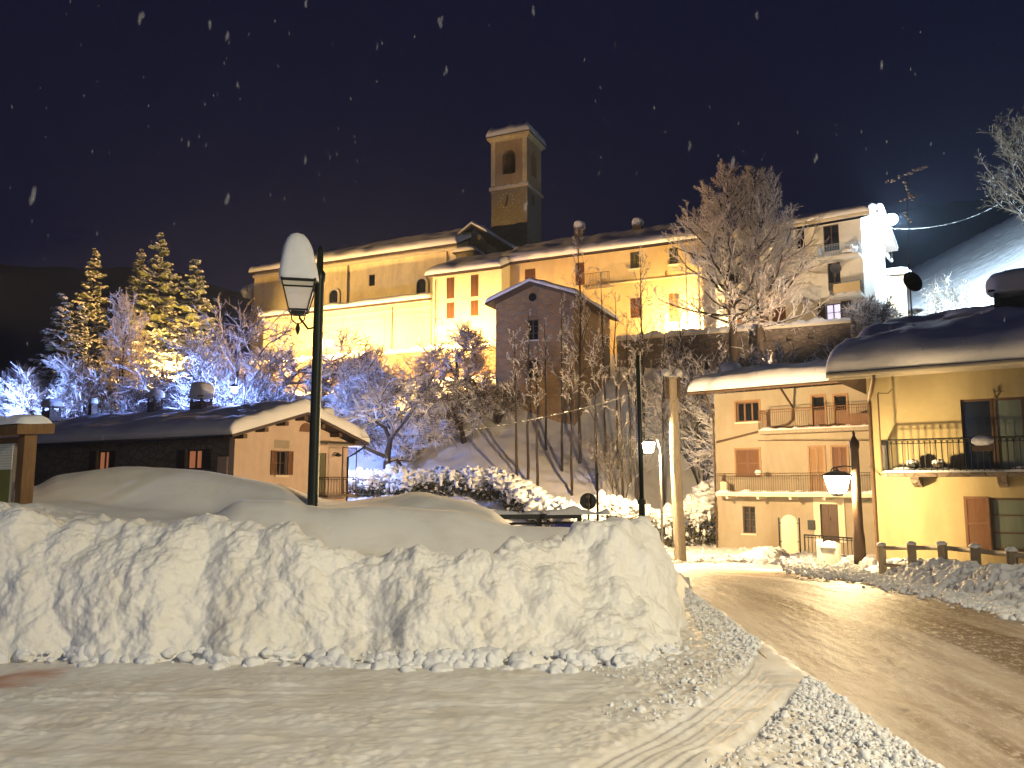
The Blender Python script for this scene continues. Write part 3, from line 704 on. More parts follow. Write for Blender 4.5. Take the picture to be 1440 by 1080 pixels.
# curved-neck lamp across the road (lit)
dL = 33.5; p = D(930, 700, dL); g0 = gz(p.x, p.y); r_ = empty('street_lamp', (p.x, p.y, g0), 'lit lamp with a curved neck on a slim pole beside the pale utility pole', 'street lamp')
zt_ = D(929, 640, dL).z - g0; lx = D(912, 620, dL).x - p.x; lz = D(912, 622, dL).z - g0
MB().lathe([(.09, 0), (.085, .8), (.05, .9), (.045, zt_)], k=10).build('pole', M['grey_metal'], r_, True)
MB().tube([(0, 0, zt_), (0, 0, zt_ + .25), (lx * .2, 0, zt_ + .6), (lx * .6, 0, zt_ + .82), (lx * .95, 0, zt_ + .75), (lx, 0, lz + .18)], .03, 8).build('neck', M['grey_metal'], r_, True)
lantern_at(r_, lx, 0, .2, lz, .22, True, tall=2.0)
point('lamp_light', (lx, 0, lz - .25), 5000, (1, .68, .33), .12, r_)
# lamps up on the terrace
def hill_lamp(x, y, d, power, lab, color=WARM, cool=False, hgt=3.0, r=.2, rail=None, side=-1):
    p = D(x, y, d); g0 = gz(p.x, p.y); z = p.z - g0
    if z < 1.2: g0 = p.z - 2.4; z = 2.4
    px_ = side * .6
    e = empty('street_lamp', (p.x, p.y, g0), lab, 'street lamp')
    MB().lathe([(.08, 0), (.05, .6), (.04, z + 1.0)], (px_, 0, 0), 8).build('pole', M['black_metal'], e)
    MB().tube([(px_, 0, z + .9), (px_ * .5, 0, z + 1.0), (0, 0, z + .7), (0, 0, z + .35)], .025, 6).build('neck', M['black_metal'], e)
    MB().lathe([(.03, .42), (.16, .36), (.3, .22), (.31, .2), (.05, .25)], (0, 0, z), 12).build('hood', M['black_metal'], e)
    g = MB(); g.lump((0, 0, z), r, 1, 2, 0); g.build('globe', M['lamp_glow_cool'] if cool else M['lamp_glow'], e, True)
    point('lamp_light', (0, 0, z), power, color, .15, e); return e
hill_lamp(463, 482, 72.5, 11000, 'lit lamp on the terrace before the church wall, right of the tall lamp post', r=.26)
hill_lamp(622, 463, 68, 7000, 'lit lamp on the terrace in front of the brown shuttered annex', r=.26)
hill_lamp(238, 513, 66.0, 4500, 'lit lamp among the golden firs left of the church', r=.25, side=1)
hill_lamp(330, 549, 49, 4000, 'small bluish white lamp at the foot of the spreading tree', (.20, .34, 1.0), True, r=.16, side=1)
def floodlight(x, y, d, aim, power, color, lab, cool=False, r=.3, spot=None):
    p = D(x, y, d); e = empty('floodlight', p, lab, 'floodlight'); v_ = (Vector(aim) - p).normalized()
    e.rotation_euler = v_.to_track_quat('-Z', 'Y').to_euler()
    h_ = MB(); h_.box(-r, r, -r * .7, r * .7, .03, .22); h_.box(-r * .8, r * .8, -r * .5, r * .5, .22, .3); h_.box(-.03, .03, -.03, .03, .3, .7); h_.build('housing', M['black_metal'], e)
    g = MB(); q_ = 1.6 if r == .3 else .85; g.lump((0, 0, 0), (r * q_, r * q_ * .9, r * (1.3 if r == .3 else .5)), 1, 2, 0); g.build('lens', M['lamp_glow_cool'] if cool else M['lamp_glow'], e)
    l = bpy.data.lights.new('floodlight_beam', 'SPOT'); l.energy = power; l.color = color; l.shadow_soft_size = .15; l.spot_size = spot or math.radians(165); l.spot_blend = .6
    o = bpy.data.objects.new('floodlight_beam', l); link(o, e); o.location = (0, 0, -r * (1.5 if r == .3 else .55))
    return e
e = empty('street_lamp', (-13.5, -4.5, 0), 'added unseen cool fill lamp behind the viewpoint on the left', 'street lamp')  # added out-of-view lamp, a bluish fill for the shadows on the snow
MB().lathe([(.12, 0), (.08, .6), (.06, 6.0)], k=12).build('pole', M['green_metal'], e, True); MB().box(-.2, .6, -.15, .15, 6.001, 6.15).build('head', M['green_metal'], e)
point('lamp_light', (.3, 0, 5.9), 650, (.45, .62, 1.0), .15, e)
floodlight(471, 640, 45.5, (-2, 52, 3), 550, (.42, .50, 1.0), 'added cool floodlight, unseen behind the low house, shining along the open slope', True, .12, math.radians(150))  # added to brighten the open slope; the fixture is never seen
# assumed off-frame street lamp behind the camera, added to light the foreground
e = empty('street_lamp', (8.6, -2.6, 0), 'assumed street lamp of the square, unseen behind the viewpoint', 'street lamp')
MB().lathe([(.12, 0), (.08, .6), (.06, 7.6)], k=12).build('pole', M['green_metal'], e, True)
MB().tube([(0, 0, 7.6), (-.3, .3, 8.0), (-.9, .9, 8.12)], .04, 8).build('arm', M['green_metal'], e)
MB().box(-1.25, -.75, .7, 1.2, 8.05, 8.18).build('head', M['green_metal'], e)
point('lamp_light', (-1.0, .95, 8.0), 4800, (1, .88, .62), .12, e, math.radians(112), (-12, 10.5, -3.5), .85)
# ------------------------------------------------------------------ building kit
M['w_house'] = mat_stucco('yellow_render', (.38, .31, .165), (.22, .16, .08), .6)
M['w_mid'] = mat_stucco('cream_render', (.36, .31, .23), (.22, .16, .10), .6)
M['w_pink'] = mat_stucco('pinkish_render', (.56, .43, .34), (.36, .25, .17), .5)
M['w_dark'] = mat_stone('grey_rubble_wall', (.16, .14, .1), (.22, .19, .13), (.12, .1, .07), 1.7)
M['w_church'] = mat_stucco('church_render', (.84, .73, .44), (.40, .30, .16), .6)
M['w_aisle'] = mat_stucco('aisle_render', (.70, .60, .36), (.5, .38, .2), .35)
M['w_annex'] = mat_stucco('annex_render', (.74, .65, .42), (.55, .42, .22), .2)
M['w_long'] = mat_stucco('long_house_render', (.62, .48, .26), (.4, .27, .12), .55)
M['w_white'] = mat_stucco('pale_render', (.64, .62, .55), (.45, .4, .3), .25)
M['w_tower'] = mat_stone('tower_stone', (.26, .22, .16), (.34, .29, .21), (.2, .17, .12), 2.4)
M['w_belfry'] = mat_stucco('belfry_render', (.52, .40, .24), (.3, .2, .1), .6)
M['trim'] = mat_stucco('pale_trim', (.72, .64, .48), (.5, .4, .28), .2)
M['shut_brown'] = mat_wood('brown_shutter', (.17, .07, .025))
M['shut_olive'] = mat_wood('olive_shutter', (.13, .12, .05))
M['shut_dark'] = mat_wood('dark_shutter', (.05, .035, .02))
M['shut_tan'] = mat_wood('tan_shutter', (.34, .19, .08))
M['lit_warm'] = mat_emit('lit_curtain', (1, .36, .16), .13)
M['lit_white'] = mat_emit('lit_lace_curtain', (.88, .80, 1.0), .5)
def round_edge(d, r): return np.sqrt(np.clip(1 - (1 - np.clip(d / r, 0, 1)) ** 2, 0, 1))
class House:
    def __init__(s, name, P0, P1, label, cat, z0, depth):
        s.P0 = Vector((P0[0], P0[1], 0)); s.P1 = Vector((P1[0], P1[1], 0)); d = s.P1 - s.P0; s.L = d.length
        s.ax = d.normalized(); s.ay = Vector((-s.ax.y, s.ax.x, 0)); s.z0 = z0; s.depth = depth
        s.root = empty(name, (P0[0], P0[1], z0), label, cat, math.atan2(d.y, d.x))
    def uv(s, x, y, off=0.0):
        """pixel -> (u, z) on the facade plane, moved inwards by off"""
        r = ray(x, y); o = s.P0 + s.ay * off
        den = r[0] * s.ay.x + r[1] * s.ay.y; t = (o.x * s.ay.x + o.y * s.ay.y) / den
        p = Vector((r[0] * t, r[1] * t, EYE + r[2] * t)); return (p - s.P0).dot(s.ax), p.z - s.z0
    def suv(s, x, y, u):
        """pixel -> (y inwards, z) on the side wall plane at u"""
        r = ray(x, y); o = s.P0 + s.ax * u
        den = r[0] * s.ax.x + r[1] * s.ax.y; t = (o.x * s.ax.x + o.y * s.ax.y) / den
        p = Vector((r[0] * t, r[1] * t, EYE + r[2] * t)); return (p - s.P0).dot(s.ay), p.z - s.z0
    def rect(s, x0, y0, x1, y1, off=0.0):
        a = s.uv(x0, y0, off); b = s.uv(x1, y1, off); c = s.uv(x0, y1, off)
        return (min(a[0], b[0]), max(a[0], b[0]), c[1] if abs(x1 - x0) > 60 else (c[1] + b[1]) / 2, (a[1] + s.uv(x1, y0, off)[1]) / 2)
    def wall_face(s, mb, T, u0, u1, z0, z1, holes, rev=.2):
        """a flat wall with real openings; T maps (u, z, inward) -> local point"""
        us = sorted({u0, u1, *[h[0] for h in holes], *[h[1] for h in holes]}); zs = sorted({z0, z1, *[h[2] for h in holes], *[h[3] for h in holes]})
        us = [u for u in us if u0 <= u <= u1]; zs = [z for z in zs if z0 <= z <= z1]
        for a, b in zip(us[:-1], us[1:]):
            for c, d in zip(zs[:-1], zs[1:]):
                mu, mz = (a + b) / 2, (c + d) / 2
                if any(h[0] < mu < h[1] and h[2] < mz < h[3] for h in holes): continue
                mb.poly([T(a, c, 0), T(b, c, 0), T(b, d, 0), T(a, d, 0)])
        for h in holes:
            a, b, c, d = h[:4]
            for q in (((a, c), (b, c)), ((b, c), (b, d)), ((b, d), (a, d)), ((a, d), (a, c))):
                mb.poly([T(*q[0], 0), T(*q[1], 0), T(*q[1], rev), T(*q[0], rev)])
            mb.poly([T(a, c, rev), T(b, c, rev), T(b, d, rev), T(a, d, rev)])
    def shell(s, h, mat, holes=(), side_holes=(), zb=-2.5, left_holes=(), name='wall', ends=None, x0=0, x1=None, y0=0, zr=None):
        """walls of the block; ends: list of (y, z) of the gable profile or None; zr: front profile [(u,z)] for a front gable"""
        L = s.L if x1 is None else x1; dp = s.depth; mb = MB()
        s.wall_face(mb, lambda u, z, i: (u, y0 + i, z), x0, L, zb, h, list(holes))
        s.wall_face(mb, lambda u, z, i: (L - i, u, z), y0, dp, zb, h, list(side_holes))
        s.wall_face(mb, lambda u, z, i: (x0 + i, u, z), y0, dp, zb, h, list(left_holes))
        mb.poly([(x0, dp, zb), (L, dp, zb), (L, dp, h), (x0, dp, h)])
        if ends:
            for X in (x0, L): mb.poly([(X, y0, h)] + [(X, y, z) for y, z in ends] + [(X, dp, h)])
        if zr:
            for Yv in (y0, dp): mb.poly([(x0, Yv, h)] + [(u, Yv, z) for u, z in zr] + [(L, Yv, h)])
        return mb.build(name, mat, s.root)
    def roof(s, xs, ys, zf, thick=.16, snow=.35, r=.35, mat='tile', res=.3, amp=.06, name='roof', edge=None, seed=0, sag=0):
        """roof over the nodes xs (along) and ys (inward), height zf(x, y); snow lies on it"""
        mb = MB(); nx, ny = len(xs), len(ys)
        for t in (0, -thick):
            for x in xs:
                for y in ys: mb.v.append((x, y, zf(x, y) + t))
        k = nx * ny; I = lambda i, j, t=0: t * k + i * ny + j
        for i in range(nx - 1):
            for j in range(ny - 1):
                mb.face((I(i, j), I(i + 1, j), I(i + 1, j + 1), I(i, j + 1))); mb.face((I(i, j, 1), I(i, j + 1, 1), I(i + 1, j + 1, 1), I(i + 1, j, 1)))
        for i in range(nx - 1):
            for j in (0, ny - 1): mb.face((I(i, j), I(i, j, 1), I(i + 1, j, 1), I(i + 1, j)))
        for j in range(ny - 1):
            for i in (0, nx - 1): mb.face((I(i, j), I(i, j + 1), I(i, j + 1, 1), I(i, j, 1)))
        rf = mb.build(name, M[mat], s.root)
        if snow:
            def nodes(a):
                A, B = a[0] - .02, a[-1] + .02; e = r * np.array([0, .03, .1, .22, .4, .65, 1])
                mid = np.arange(A + r + res, B - r - res / 2, res)
                n = np.unique(np.round(np.concatenate([A + e, mid, [v for v in a[1:-1]], B - e]), 4)); return n
            gx, gy = nodes(xs), nodes(ys); Xs, Ys = np.meshgrid(gx, gy)
            Zb = np.vectorize(zf)(Xs, Ys).astype(float)
            ex = np.minimum(Xs - gx[0], gx[-1] - Xs); ey = np.minimum(Ys - gy[0], gy[-1] - Ys)
            tt = snow * np.minimum(round_edge(ex, r), 1) * round_edge(ey, r)
            if edge: tt = tt * edge(Xs, Ys)
            Z0 = Zb + .004
            Zt = Zb + .006 + tt * (1 + .25 * fbm(Xs * .5 + seed, Ys * .5, o=3)) + amp * tt / snow * fbm(Xs * 1.6 + seed, Ys * 1.6, o=3)
            inner = tt / snow
            # the snow bulges a little over the eaves
            bul = .22 * snow * np.sin(PI * np.clip(inner, 0, 1)) * (1 - np.clip(ey / r, 0, 1))
            Yt = Ys + np.where(Ys < (gy[0] + gy[-1]) / 2, -bul, bul)
            Yt = Yt + .03 * fbm(Xs * 2.5, Zt, o=2) * (1 - np.clip(ey / r, 0, 1))
            ring = grid_mesh('snow_layer', Xs, Yt, Zt, M['roof_snow'], rf, flip=False)
        return rf
def openings(h, rects): return [h.rect(*r) for r in rects]
def window(h, T, r, style='dark', mats=None, bars=(2, 3), rev=.2, shut=None, sill=True, label=None, framec='dark_wood', pane=None, name='window'):
    """T maps (u, z, inward). r = (u0,u1,z0,z1)"""
    u0, u1, z0, z1 = r; fw = min(.07, (u1 - u0) * .08)
    fr = MB()
    def bx(mb, a, b, c, d, i0, i1):
        P = [T(a, c, i0), T(b, c, i0), T(b, d, i0), T(a, d, i0)]; Q = [T(a, c, i1), T(b, c, i1), T(b, d, i1), T(a, d, i1)]
        n = len(mb.v); mb.v += P + Q
        for q in ((0, 1, 2, 3), (7, 6, 5, 4), (0, 4, 5, 1), (1, 5, 6, 2), (2, 6, 7, 3), (3, 7, 4, 0)): mb.face(n + i for i in q)
    i0, i1 = rev - .1, rev - .03
    g = .003
    for a, b, c, d in ((u0 + g, u0 + fw, z0 + g, z1 - g), (u1 - fw, u1 - g, z0 + g, z1 - g), (u0 + fw, u1 - fw, z0 + g, z0 + fw), (u0 + fw, u1 - fw, z1 - fw, z1 - g)): bx(fr, a, b, c, d, i0, i1)
    for k in range(1, bars[0]):
        m_ = u0 + (u1 - u0) * k / bars[0]; bx(fr, m_ - fw * .6, m_ + fw * .6, z0 + fw, z1 - fw, i0 + .004, i1 - .004)
    for k in range(1, bars[1]):
        m_ = z0 + (z1 - z0) * k / bars[1]; bx(fr, u0 + fw, u1 - fw, m_ - fw * .28, m_ + fw * .28, i0 + .012, i1 - .012)
    f = fr.build(name, M[framec], h.root); pn = MB(); pn.poly([T(u0 + .01, z0 + .01, rev - .04), T(u1 - .01, z0 + .01, rev - .04), T(u1 - .01, z1 - .01, rev - .04), T(u0 + .01, z1 - .01, rev - .04)])
    pn.build('pane', M[pane or {'dark': 'glass', 'lit': 'lit_warm', 'white': 'lit_white', 'olive': 'olive_glass'}[style]], f)
    if sill:
        s_ = MB(); bx(s_, u0 - .08, u1 + .08, z0 - .09, z0 - .005, -.09, .03); s_.build('sill', M['trim'], f)
    if label: f['label'] = label
    if shut: shutters(h, T, r, shut)
    return f
def slat(mb, T, u0, u1, z0, z1, i, n=None):
    """one louvred shutter leaf lying proud of the wall"""
    def bx(a, b, c, d, i0, i1):
        P = [T(a, c, i0), T(b, c, i0), T(b, d, i0), T(a, d, i0)]; Q = [T(a, c, i1), T(b, c, i1), T(b, d, i1), T(a, d, i1)]
        k = len(mb.v); mb.v += P + Q
        for q in ((0, 1, 2, 3), (7, 6, 5, 4), (0, 4, 5, 1), (1, 5, 6, 2), (2, 6, 7, 3), (3, 7, 4, 0)): mb.face(k + j for j in q)
    w = min(.07, (u1 - u0) * .14)
    bx(u0, u0 + w, z0, z1, i - .045, i); bx(u1 - w, u1, z0, z1, i - .045, i)
    for z in (z0, (z0 + z1) / 2 - w / 2, z1 - w): bx(u0 + w, u1 - w, z, z + w, i - .042, i)
    n = n or max(5, int((z1 - z0) / .09)); st = (z1 - z0) / n
    for k in range(n):
        a = z0 + k * st
        P = [T(u0 + w, a, i - .035), T(u1 - w, a, i - .035), T(u1 - w, a + st * .95, i - .008), T(u0 + w, a + st * .95, i - .008)]
        mb.poly(P)
    bx(u0 + w, u1 - w, z0 + w, z1 - w, i - .006, i - .001)
def shutters(h, T, r, spec):
    """spec: ('closed'|'open', mat)"""
    u0, u1, z0, z1 = r; w = (u1 - u0) / 2
    for k in (0, 1):
        mb = MB()
        if spec[0] == 'closed': slat(mb, T, u0 + k * w + .006, u0 + (k + 1) * w - .006, z0 + .01, z1 - .01, .05)
        elif spec[0] == 'open':
            if k == 0: slat(mb, T, u0 - w - .02, u0 - .02, z0, z1, -.02)
            else: slat(mb, T, u1 + .02, u1 + w + .02, z0, z1, -.02)
        mb.build('shutter', M[spec[1]], h.root)
Tf = lambda u, z, i: (u, i, z)
def railing(parent, path, h, mat, gap=.13, r=.011, name='railing', arcs=False, mid=False):
    """path: list of (x,y,z)"""
    mb = MB(); L = 0
    for a, b in zip(path[:-1], path[1:]):
        a, b = Vector(a), Vector(b); d = (b - a).length; n = max(1, round(d / gap))
        up = Vector((0, 0, h)); mb.tube([a + up, b + up], r * 1.9, 5); mb.tube([a + Vector((0, 0, .08)), b + Vector((0, 0, .08))], r * 1.3, 5)
        if mid or arcs: mb.tube([a + up * .88, b + up * .88], r * 1.1, 4)
        for i in range(n + 1):
            p = a.lerp(b, i / n); rr = r * 1.9 if i in (0, n) else r
            mb.tube([p, p + up], rr, 4, cap=False)
            if arcs and i < n:
                q = a.lerp(b, (i + 1) / n); c = (p + q) / 2
                mb.tube([p + up * .88, (p + c) / 2 + up * .96, c + up * .985, (q + c) / 2 + up * .96, q + up * .88], r * .8, 3, cap=False)
    return mb.build(name, mat, parent)
def snow_strip(parent, x0, x1, y0, y1, z, h=.09, seed=0, name='snow_layer', gaps=.25, mat='snow_lump'):
    n = max(12, int((x1 - x0) / .05)); m_ = 9
    X, T_ = np.meshgrid(np.linspace(x0, x1, n), np.linspace(0, 1, m_)); Y = y0 + (y1 - y0) * T_
    hh = h * np.sin(PI * np.clip(T_, .0, 1)) ** .5 * np.clip(.75 + .9 * fbm(X * 1.7 + seed, Y * 2 + seed, o=3) - gaps * 0 + .2, .02, 1.6) * round_edge(np.minimum(X - x0, x1 - X), .08)
    o = grid_mesh(name, X, Y, z + .003 + hh, M[mat], parent); return o
def chimney(h, x, y, zb, zt, w=.5, d=.5, cap=.5, mat='dark_stone', hood=True, par=None):
    c = MB(); c.box(x - w / 2, x + w / 2, y - d / 2, y + d / 2, zb, zt)
    if hood:
        for sx in (-1, 1):
            for sy in (-1, 1): c.box(x + sx * (w / 2 - .06) - .05, x + sx * (w / 2 - .06) + .05, y + sy * (d / 2 - .06) - .05, y + sy * (d / 2 - .06) + .05, zt + .001, zt + .22)
        c.box(x - w * .62, x + w * .62, y - d * .62, y + d * .62, zt + .221, zt + .28); zt += .28
    o = c.build('chimney', M[mat], par or h.root)
    s = MB(); s.pillow((x, y, zt + .02), (w * .66, d * .66, cap * .82), int(x * 7) % 17)
    s.build('snow_cap', M['snow_lump'], o, True); return o
def pipe(h, pts, r=.045, mat='rust_metal'):
    return MB().tube(pts, r, 8).build('downpipe', M[mat], h.root, True)
def gutter(h, x0, x1, y, z, mat='rust_metal', r=.07):
    return MB().tube([(x0, y, z), (x1, y, z)], r, 8).build('gutter', M[mat], h.root, True)
def gable(y0, yr, y1, ze, zr):
    """height profile with the ridge at y=yr"""
    return lambda x, y: ze + (zr - ze) * (y - y0) / (yr - y0) if y <= yr else ze + (zr - ze) * (y1 - y) / (y1 - yr)
# ------------------------------------------------------------------ yellow house, right
h = House('yellow_house', (10.66, 24.0), (10.66 + .82 * 10, 24 - .57 * 10), 'yellow house with deep roof snow and an iron railed balcony at the right edge', 'house', -1.4, 8.5); HR = h
ze = h.uv(1222, 524)[1] + .05; zr = h.suv(1245, 432, .9)
balc = h.rect(1350, 562, 1440, 662); w1 = (balc[0], balc[0] + 2.9, h.uv(1350, 664)[1], h.uv(1350, 562)[1]); w2 = h.rect(1391, 700, 1440, 775); w2 = (w2[0], w2[0] + 1.75, w2[2], w2[3])
h.shell(ze, M['w_house'], [w1, w2])
window(h, Tf, (w1[0] + .78, w1[1], w1[2], w1[3]), 'olive', bars=(3, 1), sill=False, label='tall curtained balcony window', name='window')
window(h, Tf, (w1[0], w1[0] + .77, w1[2], w1[3]), 'dark', bars=(1, 1), sill=False, name='balcony_door')
window(h, Tf, w2, 'olive', bars=(2, 3), label='lower window with pale lace curtains')
mb = MB(); a = h.uv(1355, 700); slat(mb, Tf, a[0], w2[0] - .02, w2[2] - .03, w2[3] + .03, -.02); mb.build('shutter', M['shut_brown'], h.root)
y0r, y1r = -.75, 9.2; yr = 4.2; zrg = h.uv(1440, 424, 4.2)[1] - .85
g_ = gable(y0r, yr, y1r, ze - .06, zrg)
zf = lambda x, y: min(g_(x, y), ze - .06 + (x + .95) * 1.55)
h.roof([-.95, .0, .6, .95, 1.2, 5.0, 11], [y0r, 1, 2.6, yr, 5.8, 7.4, y1r], zf, .14, .80, .34, seed=3, res=.25)
gutter(h, -.95, 11, y0r - .05, ze - .16, 'trim', .075); MB().box(-.9, 11, y0r + .02, y0r + .06, ze - .3, ze - .21).build('fascia', M['trim'], h.root)
a = h.uv(1221, 548); pipe(h, [(.35, y0r - .02, ze - .22), (.35, y0r, ze - .32), (.08, -.09, ze - .85), (.06, -.08, ze - 1.0), (.06, -.08, -.3)], .05)
bz = h.uv(1300, 668)[1]; bx0 = h.uv(1253, 660)[0] - .1
bal = MB().box(bx0, 10, -1.0, -.002, bz - .06, bz + .06).build('balcony', M['dark_stone'], h.root)
for k in range(4): MB().prism([(bx0 + .7 + k * 2.1, 0, bz - .062), (bx0 + .7 + k * 2.1, -.75, bz - .062), (bx0 + .7 + k * 2.1, -.6, bz - .22), (bx0 + .7 + k * 2.1, 0, bz - .35)], (.22, 0, 0)).build('bracket', M['dark_stone'], bal)
railing(bal, [(bx0 + .03, -.02, bz + .06), (bx0 + .03, -.97, bz + .06), (10, -.97, bz + .06)], .92, M['black_metal'], .14, .011, arcs=True)
snow_strip(bal, bx0, 10, -1.0, -.72, bz + .06, .1, 3)
t_ = h.uv(1250, 556)[1]
MB().tube([(bx0 + .03, -.98, bz), (bx0 + .03, -.98, t_ - .05), (bx0 + .05, -1.0, t_)], .022, 6).tube([(bx0 + .04, -.98, t_ - .02), (bx0 + .3, -.98, t_ - .04), (bx0 + .42, -.98, t_ + .08)], .014, 5).build('washing_line_post', M['rust_metal'], bal)
a = h.uv(1400, 556); MB().tube([(a[0], -.01, a[1] - .1), (a[0], -.1, a[1]), (a[0] - .03, -.12, a[1] + .18)], .025, 6).tube([(a[0], -.12, a[1] + .1), (a[0] + .22, -.14, a[1] + .1)], .012, 5).build('wall_hook', M['rust_metal'], h.root)
a = h.suv(1422, 425, 0); cx_ = 8.0
for xx in (1404,): 
    # chimney near the ridge
    u_, z_ = h.uv(1424, 423, 3.2); chimney(h, u_ + .1, 3.2, zf(u_, 3.2), z_ + .05, 1.15, .8, .8, 'black_metal', True)
# dish on a mast above the ridge
p = D(1281, 425, 27.0); e = empty('satellite_dish', p, 'dark round satellite dish on a thin mast above the snowy roof ridge', 'satellite dish')
MB().lathe([(.025, -.7), (.025, 1.35)], k=8).build('mast', M['black_metal'], e)
dd_ = MB(); dd_.lathe([(.01, .0), (.16, .012), (.28, .05), (.36, .1), (.37, .1), (.29, .04), (.16, -.005), (.01, -.015)], k=28)
o = dd_.build('reflector', M['black_metal'], e, True); o.location = (0, -.08, .66); o.rotation_euler = (math.radians(78), 0, .2)
o = MB().tube([(0, 0, 0), (0, 0, .35)], .015, 5).lathe([(.04, .33), (.04, .42)], k=8).build('feed_arm', M['black_metal'], e); o.location = (.0, -.08, .66); o.rotation_euler = (math.radians(78), 0, .2)
# things on the balcony
a = h.uv(1383, 627, -.95); W = h.root.matrix_world
def on(h, u, y, z): return h.P0 + h.ax * u + h.ay * y + Vector((0, 0, h.z0 + z))
e = empty('bird_table', on(h, a[0], -1.15, bz + .1), 'small snow covered box hung on the balcony railing of the yellow house', 'planter', h.root.rotation_euler.z)
zt_ = a[1] - bz - .1
bxm = MB(); bxm.box(-.24, .24, -.1, .12, zt_ - .14, zt_ - .0); bxm.tube([(-.18, .15, zt_ - .1), (-.18, .15, zt_ + .02)], .012, 4); bxm.build('trough', M['dark_wood'], e)
MB().lump((0, 0, zt_ + .12), (.27, .17, .15), 5, 3, .12).build('snow_cap', M['snow_lump'], e, True)
for (px_, py_, lab, c_) in ((1284, 660, 'dark flowerpot at the left end of the yellow house balcony', 'black_metal'), (1321, 662, 'flowerpot with a little snow on the yellow house balcony, middle of the rail', 'tile')):
    a = h.uv(px_, py_, -.6); e = empty('flower_pot', on(h, a[0], -.6, bz + .06), lab, 'flower pot')
    MB().lathe([(.1, 0), (.15, .2), (.17, .2), (.17, .24)], k=12).build('pot', M[c_], e); MB().lump((0, 0, .28), (.16, .16, .1), 8, 2, .4).build('plant', mat_snowy('pot_plant', (.04, .05, .02)), e)
# ------------------------------------------------------------------ three-storey house, centre right
h = House('cream_house', (10.62, 42), (17.0, 36.6), 'three storey cream house with two balconies, set back beside the yellow house', 'house', -1.5, 8.0); HM = h
Rk = lambda *a: h.rect(*a)
W3 = Rk(1035, 565, 1068, 593); D3a = Rk(1142, 557, 1161, 604); D3b = Rk(1173, 556, 1192, 604)
W2 = Rk(1035, 632, 1069, 671); D2a = Rk(1138, 629, 1161, 694); D2b = Rk(1170, 628, 1194, 694)
W1 = Rk(1044, 712, 1063, 750); D1 = Rk(1153, 709, 1181, 762)
hw = h.uv(1005, 561)[1] + .25
h.shell(hw, M['w_mid'], [W3, D3a, D3b, W2, D2a, D2b, W1, D1], zb=-2)
window(h, Tf, W3, 'dark', bars=(3, 1), framec='brown_wood')
for r in (D3a, D3b):
    window(h, Tf, (r[0], r[1], r[2] + .9, r[3]), 'dark', bars=(1, 1), sill=False, framec='brown_wood', name='door_light')
    MB().box(r[0], r[1], .05, .11, r[2], r[2] + .89).build('door', M['brown_wood'], h.root)
shutters(h, Tf, W2, ('closed', 'shut_brown')); shutters(h, Tf, D2a, ('closed', 'shut_tan')); shutters(h, Tf, D2b, ('closed', 'shut_brown'))
for r in (W2, D2a, D2b, W3, D3a, D3b):
    f = MB(); q = .09
    f.box(r[0] - q, r[0], -.035, .02, r[2], r[3] + q).box(r[1], r[1] + q, -.035, .02, r[2], r[3] + q).box(r[0], r[1], -.035, .02, r[3], r[3] + q); f.build('window_surround', M['shut_tan'], h.root)
window(h, Tf, W1, 'dark', bars=(2, 4), framec='dark_wood')
dr = MB(); dr.box(D1[0] + .02, D1[1] - .02, .06, .12, D1[2], D1[3] - .02)
for k in range(2):
    m0 = D1[0] + .06 + k * (D1[1] - D1[0]) / 2; m1 = m0 + (D1[1] - D1[0]) / 2 - .12
    for z in (.15, .95): dr.box(m0, m1, .045, .059, D1[2] + z, D1[2] + z + .65)
d_ = dr.build('door', M['dark_wood'], h.root); MB().lathe([(.03, 0), (.03, .12)], ((D1[0] + D1[1]) / 2, .03, D1[2] + 1), 8).build('handle', M['rust_metal'], d_)
f = MB(); q = .3; f.box(D1[0] - q, D1[0], -.05, .02, D1[2], D1[3] + q).box(D1[1], D1[1] + q, -.05, .02, D1[2], D1[3] + q).box(D1[0], D1[1], -.05, .02, D1[3], D1[3] + q); f.build('door_surround', M['trim'], h.root)
a = h.uv(1142, 738); MB().box(a[0] - .17, a[0] + .17, -.12, -.001, a[1] - .22, a[1] + .22).build('letterbox', M['black_metal'], h.root)
def balcony(h, u0, u1, z, dep, rh, mat, slabm, gap=.12, pats=True, seed=0, rm='rust_metal', panel=False):
    b_ = MB().box(u0, u1, -dep, -.002, z - .16, z).build('balcony', M[slabm], h.root)
    railing(b_, [(u0 + .03, -.03, z), (u0 + .03, -dep + .03, z), (u1 - .03, -dep + .03, z), (u1 - .03, -.03, z)], rh, M[rm], gap, .01, mid=True)
    snow_strip(b_, u0, u1, -dep - .01, -dep + .22, z, .12, seed)
    return b_
z2 = h.uv(1010, 693, -1.1)[1]; u2 = h.uv(1006, 690, -1.1)[0]; b_ = balcony(h, u2, h.L - .1, z2, 1.1, .95, None, 'trim', .11, seed=2)
for k in range(5): MB().box(u2 + .5 + k * 1.6, u2 + .62 + k * 1.6, -1.0, -.01, z2 - .3, z2 - .165).build('bracket', M['trim'], b_)
z3 = h.uv(1068, 606, -1.1)[1]; u3 = h.uv(1066, 600, -1.1)[0]; b_ = balcony(h, u3, h.L - .05, z3, 1.1, 1.0, None, 'grey_wood', .10, seed=5, rm='brown_wood')
MB().box(h.uv(1188, 598, -1)[0], h.L - .1, -1.02, -.7, z3 + .02, z3 + .62).build('planter_box', M['brown_wood'], b_)
MB().lump((h.uv(1066, 676, -1)[0], -.95, z2 + 1.0), (.16, .12, .12), 1, 2, .4).build('snow_clump', M['snow_lump'], b_, True)
MB().box(u2 + .25, u2 + .6, -1.05, -.75, z2 + .005, z2 + .55).build('storage_box', M['trim'], b_)
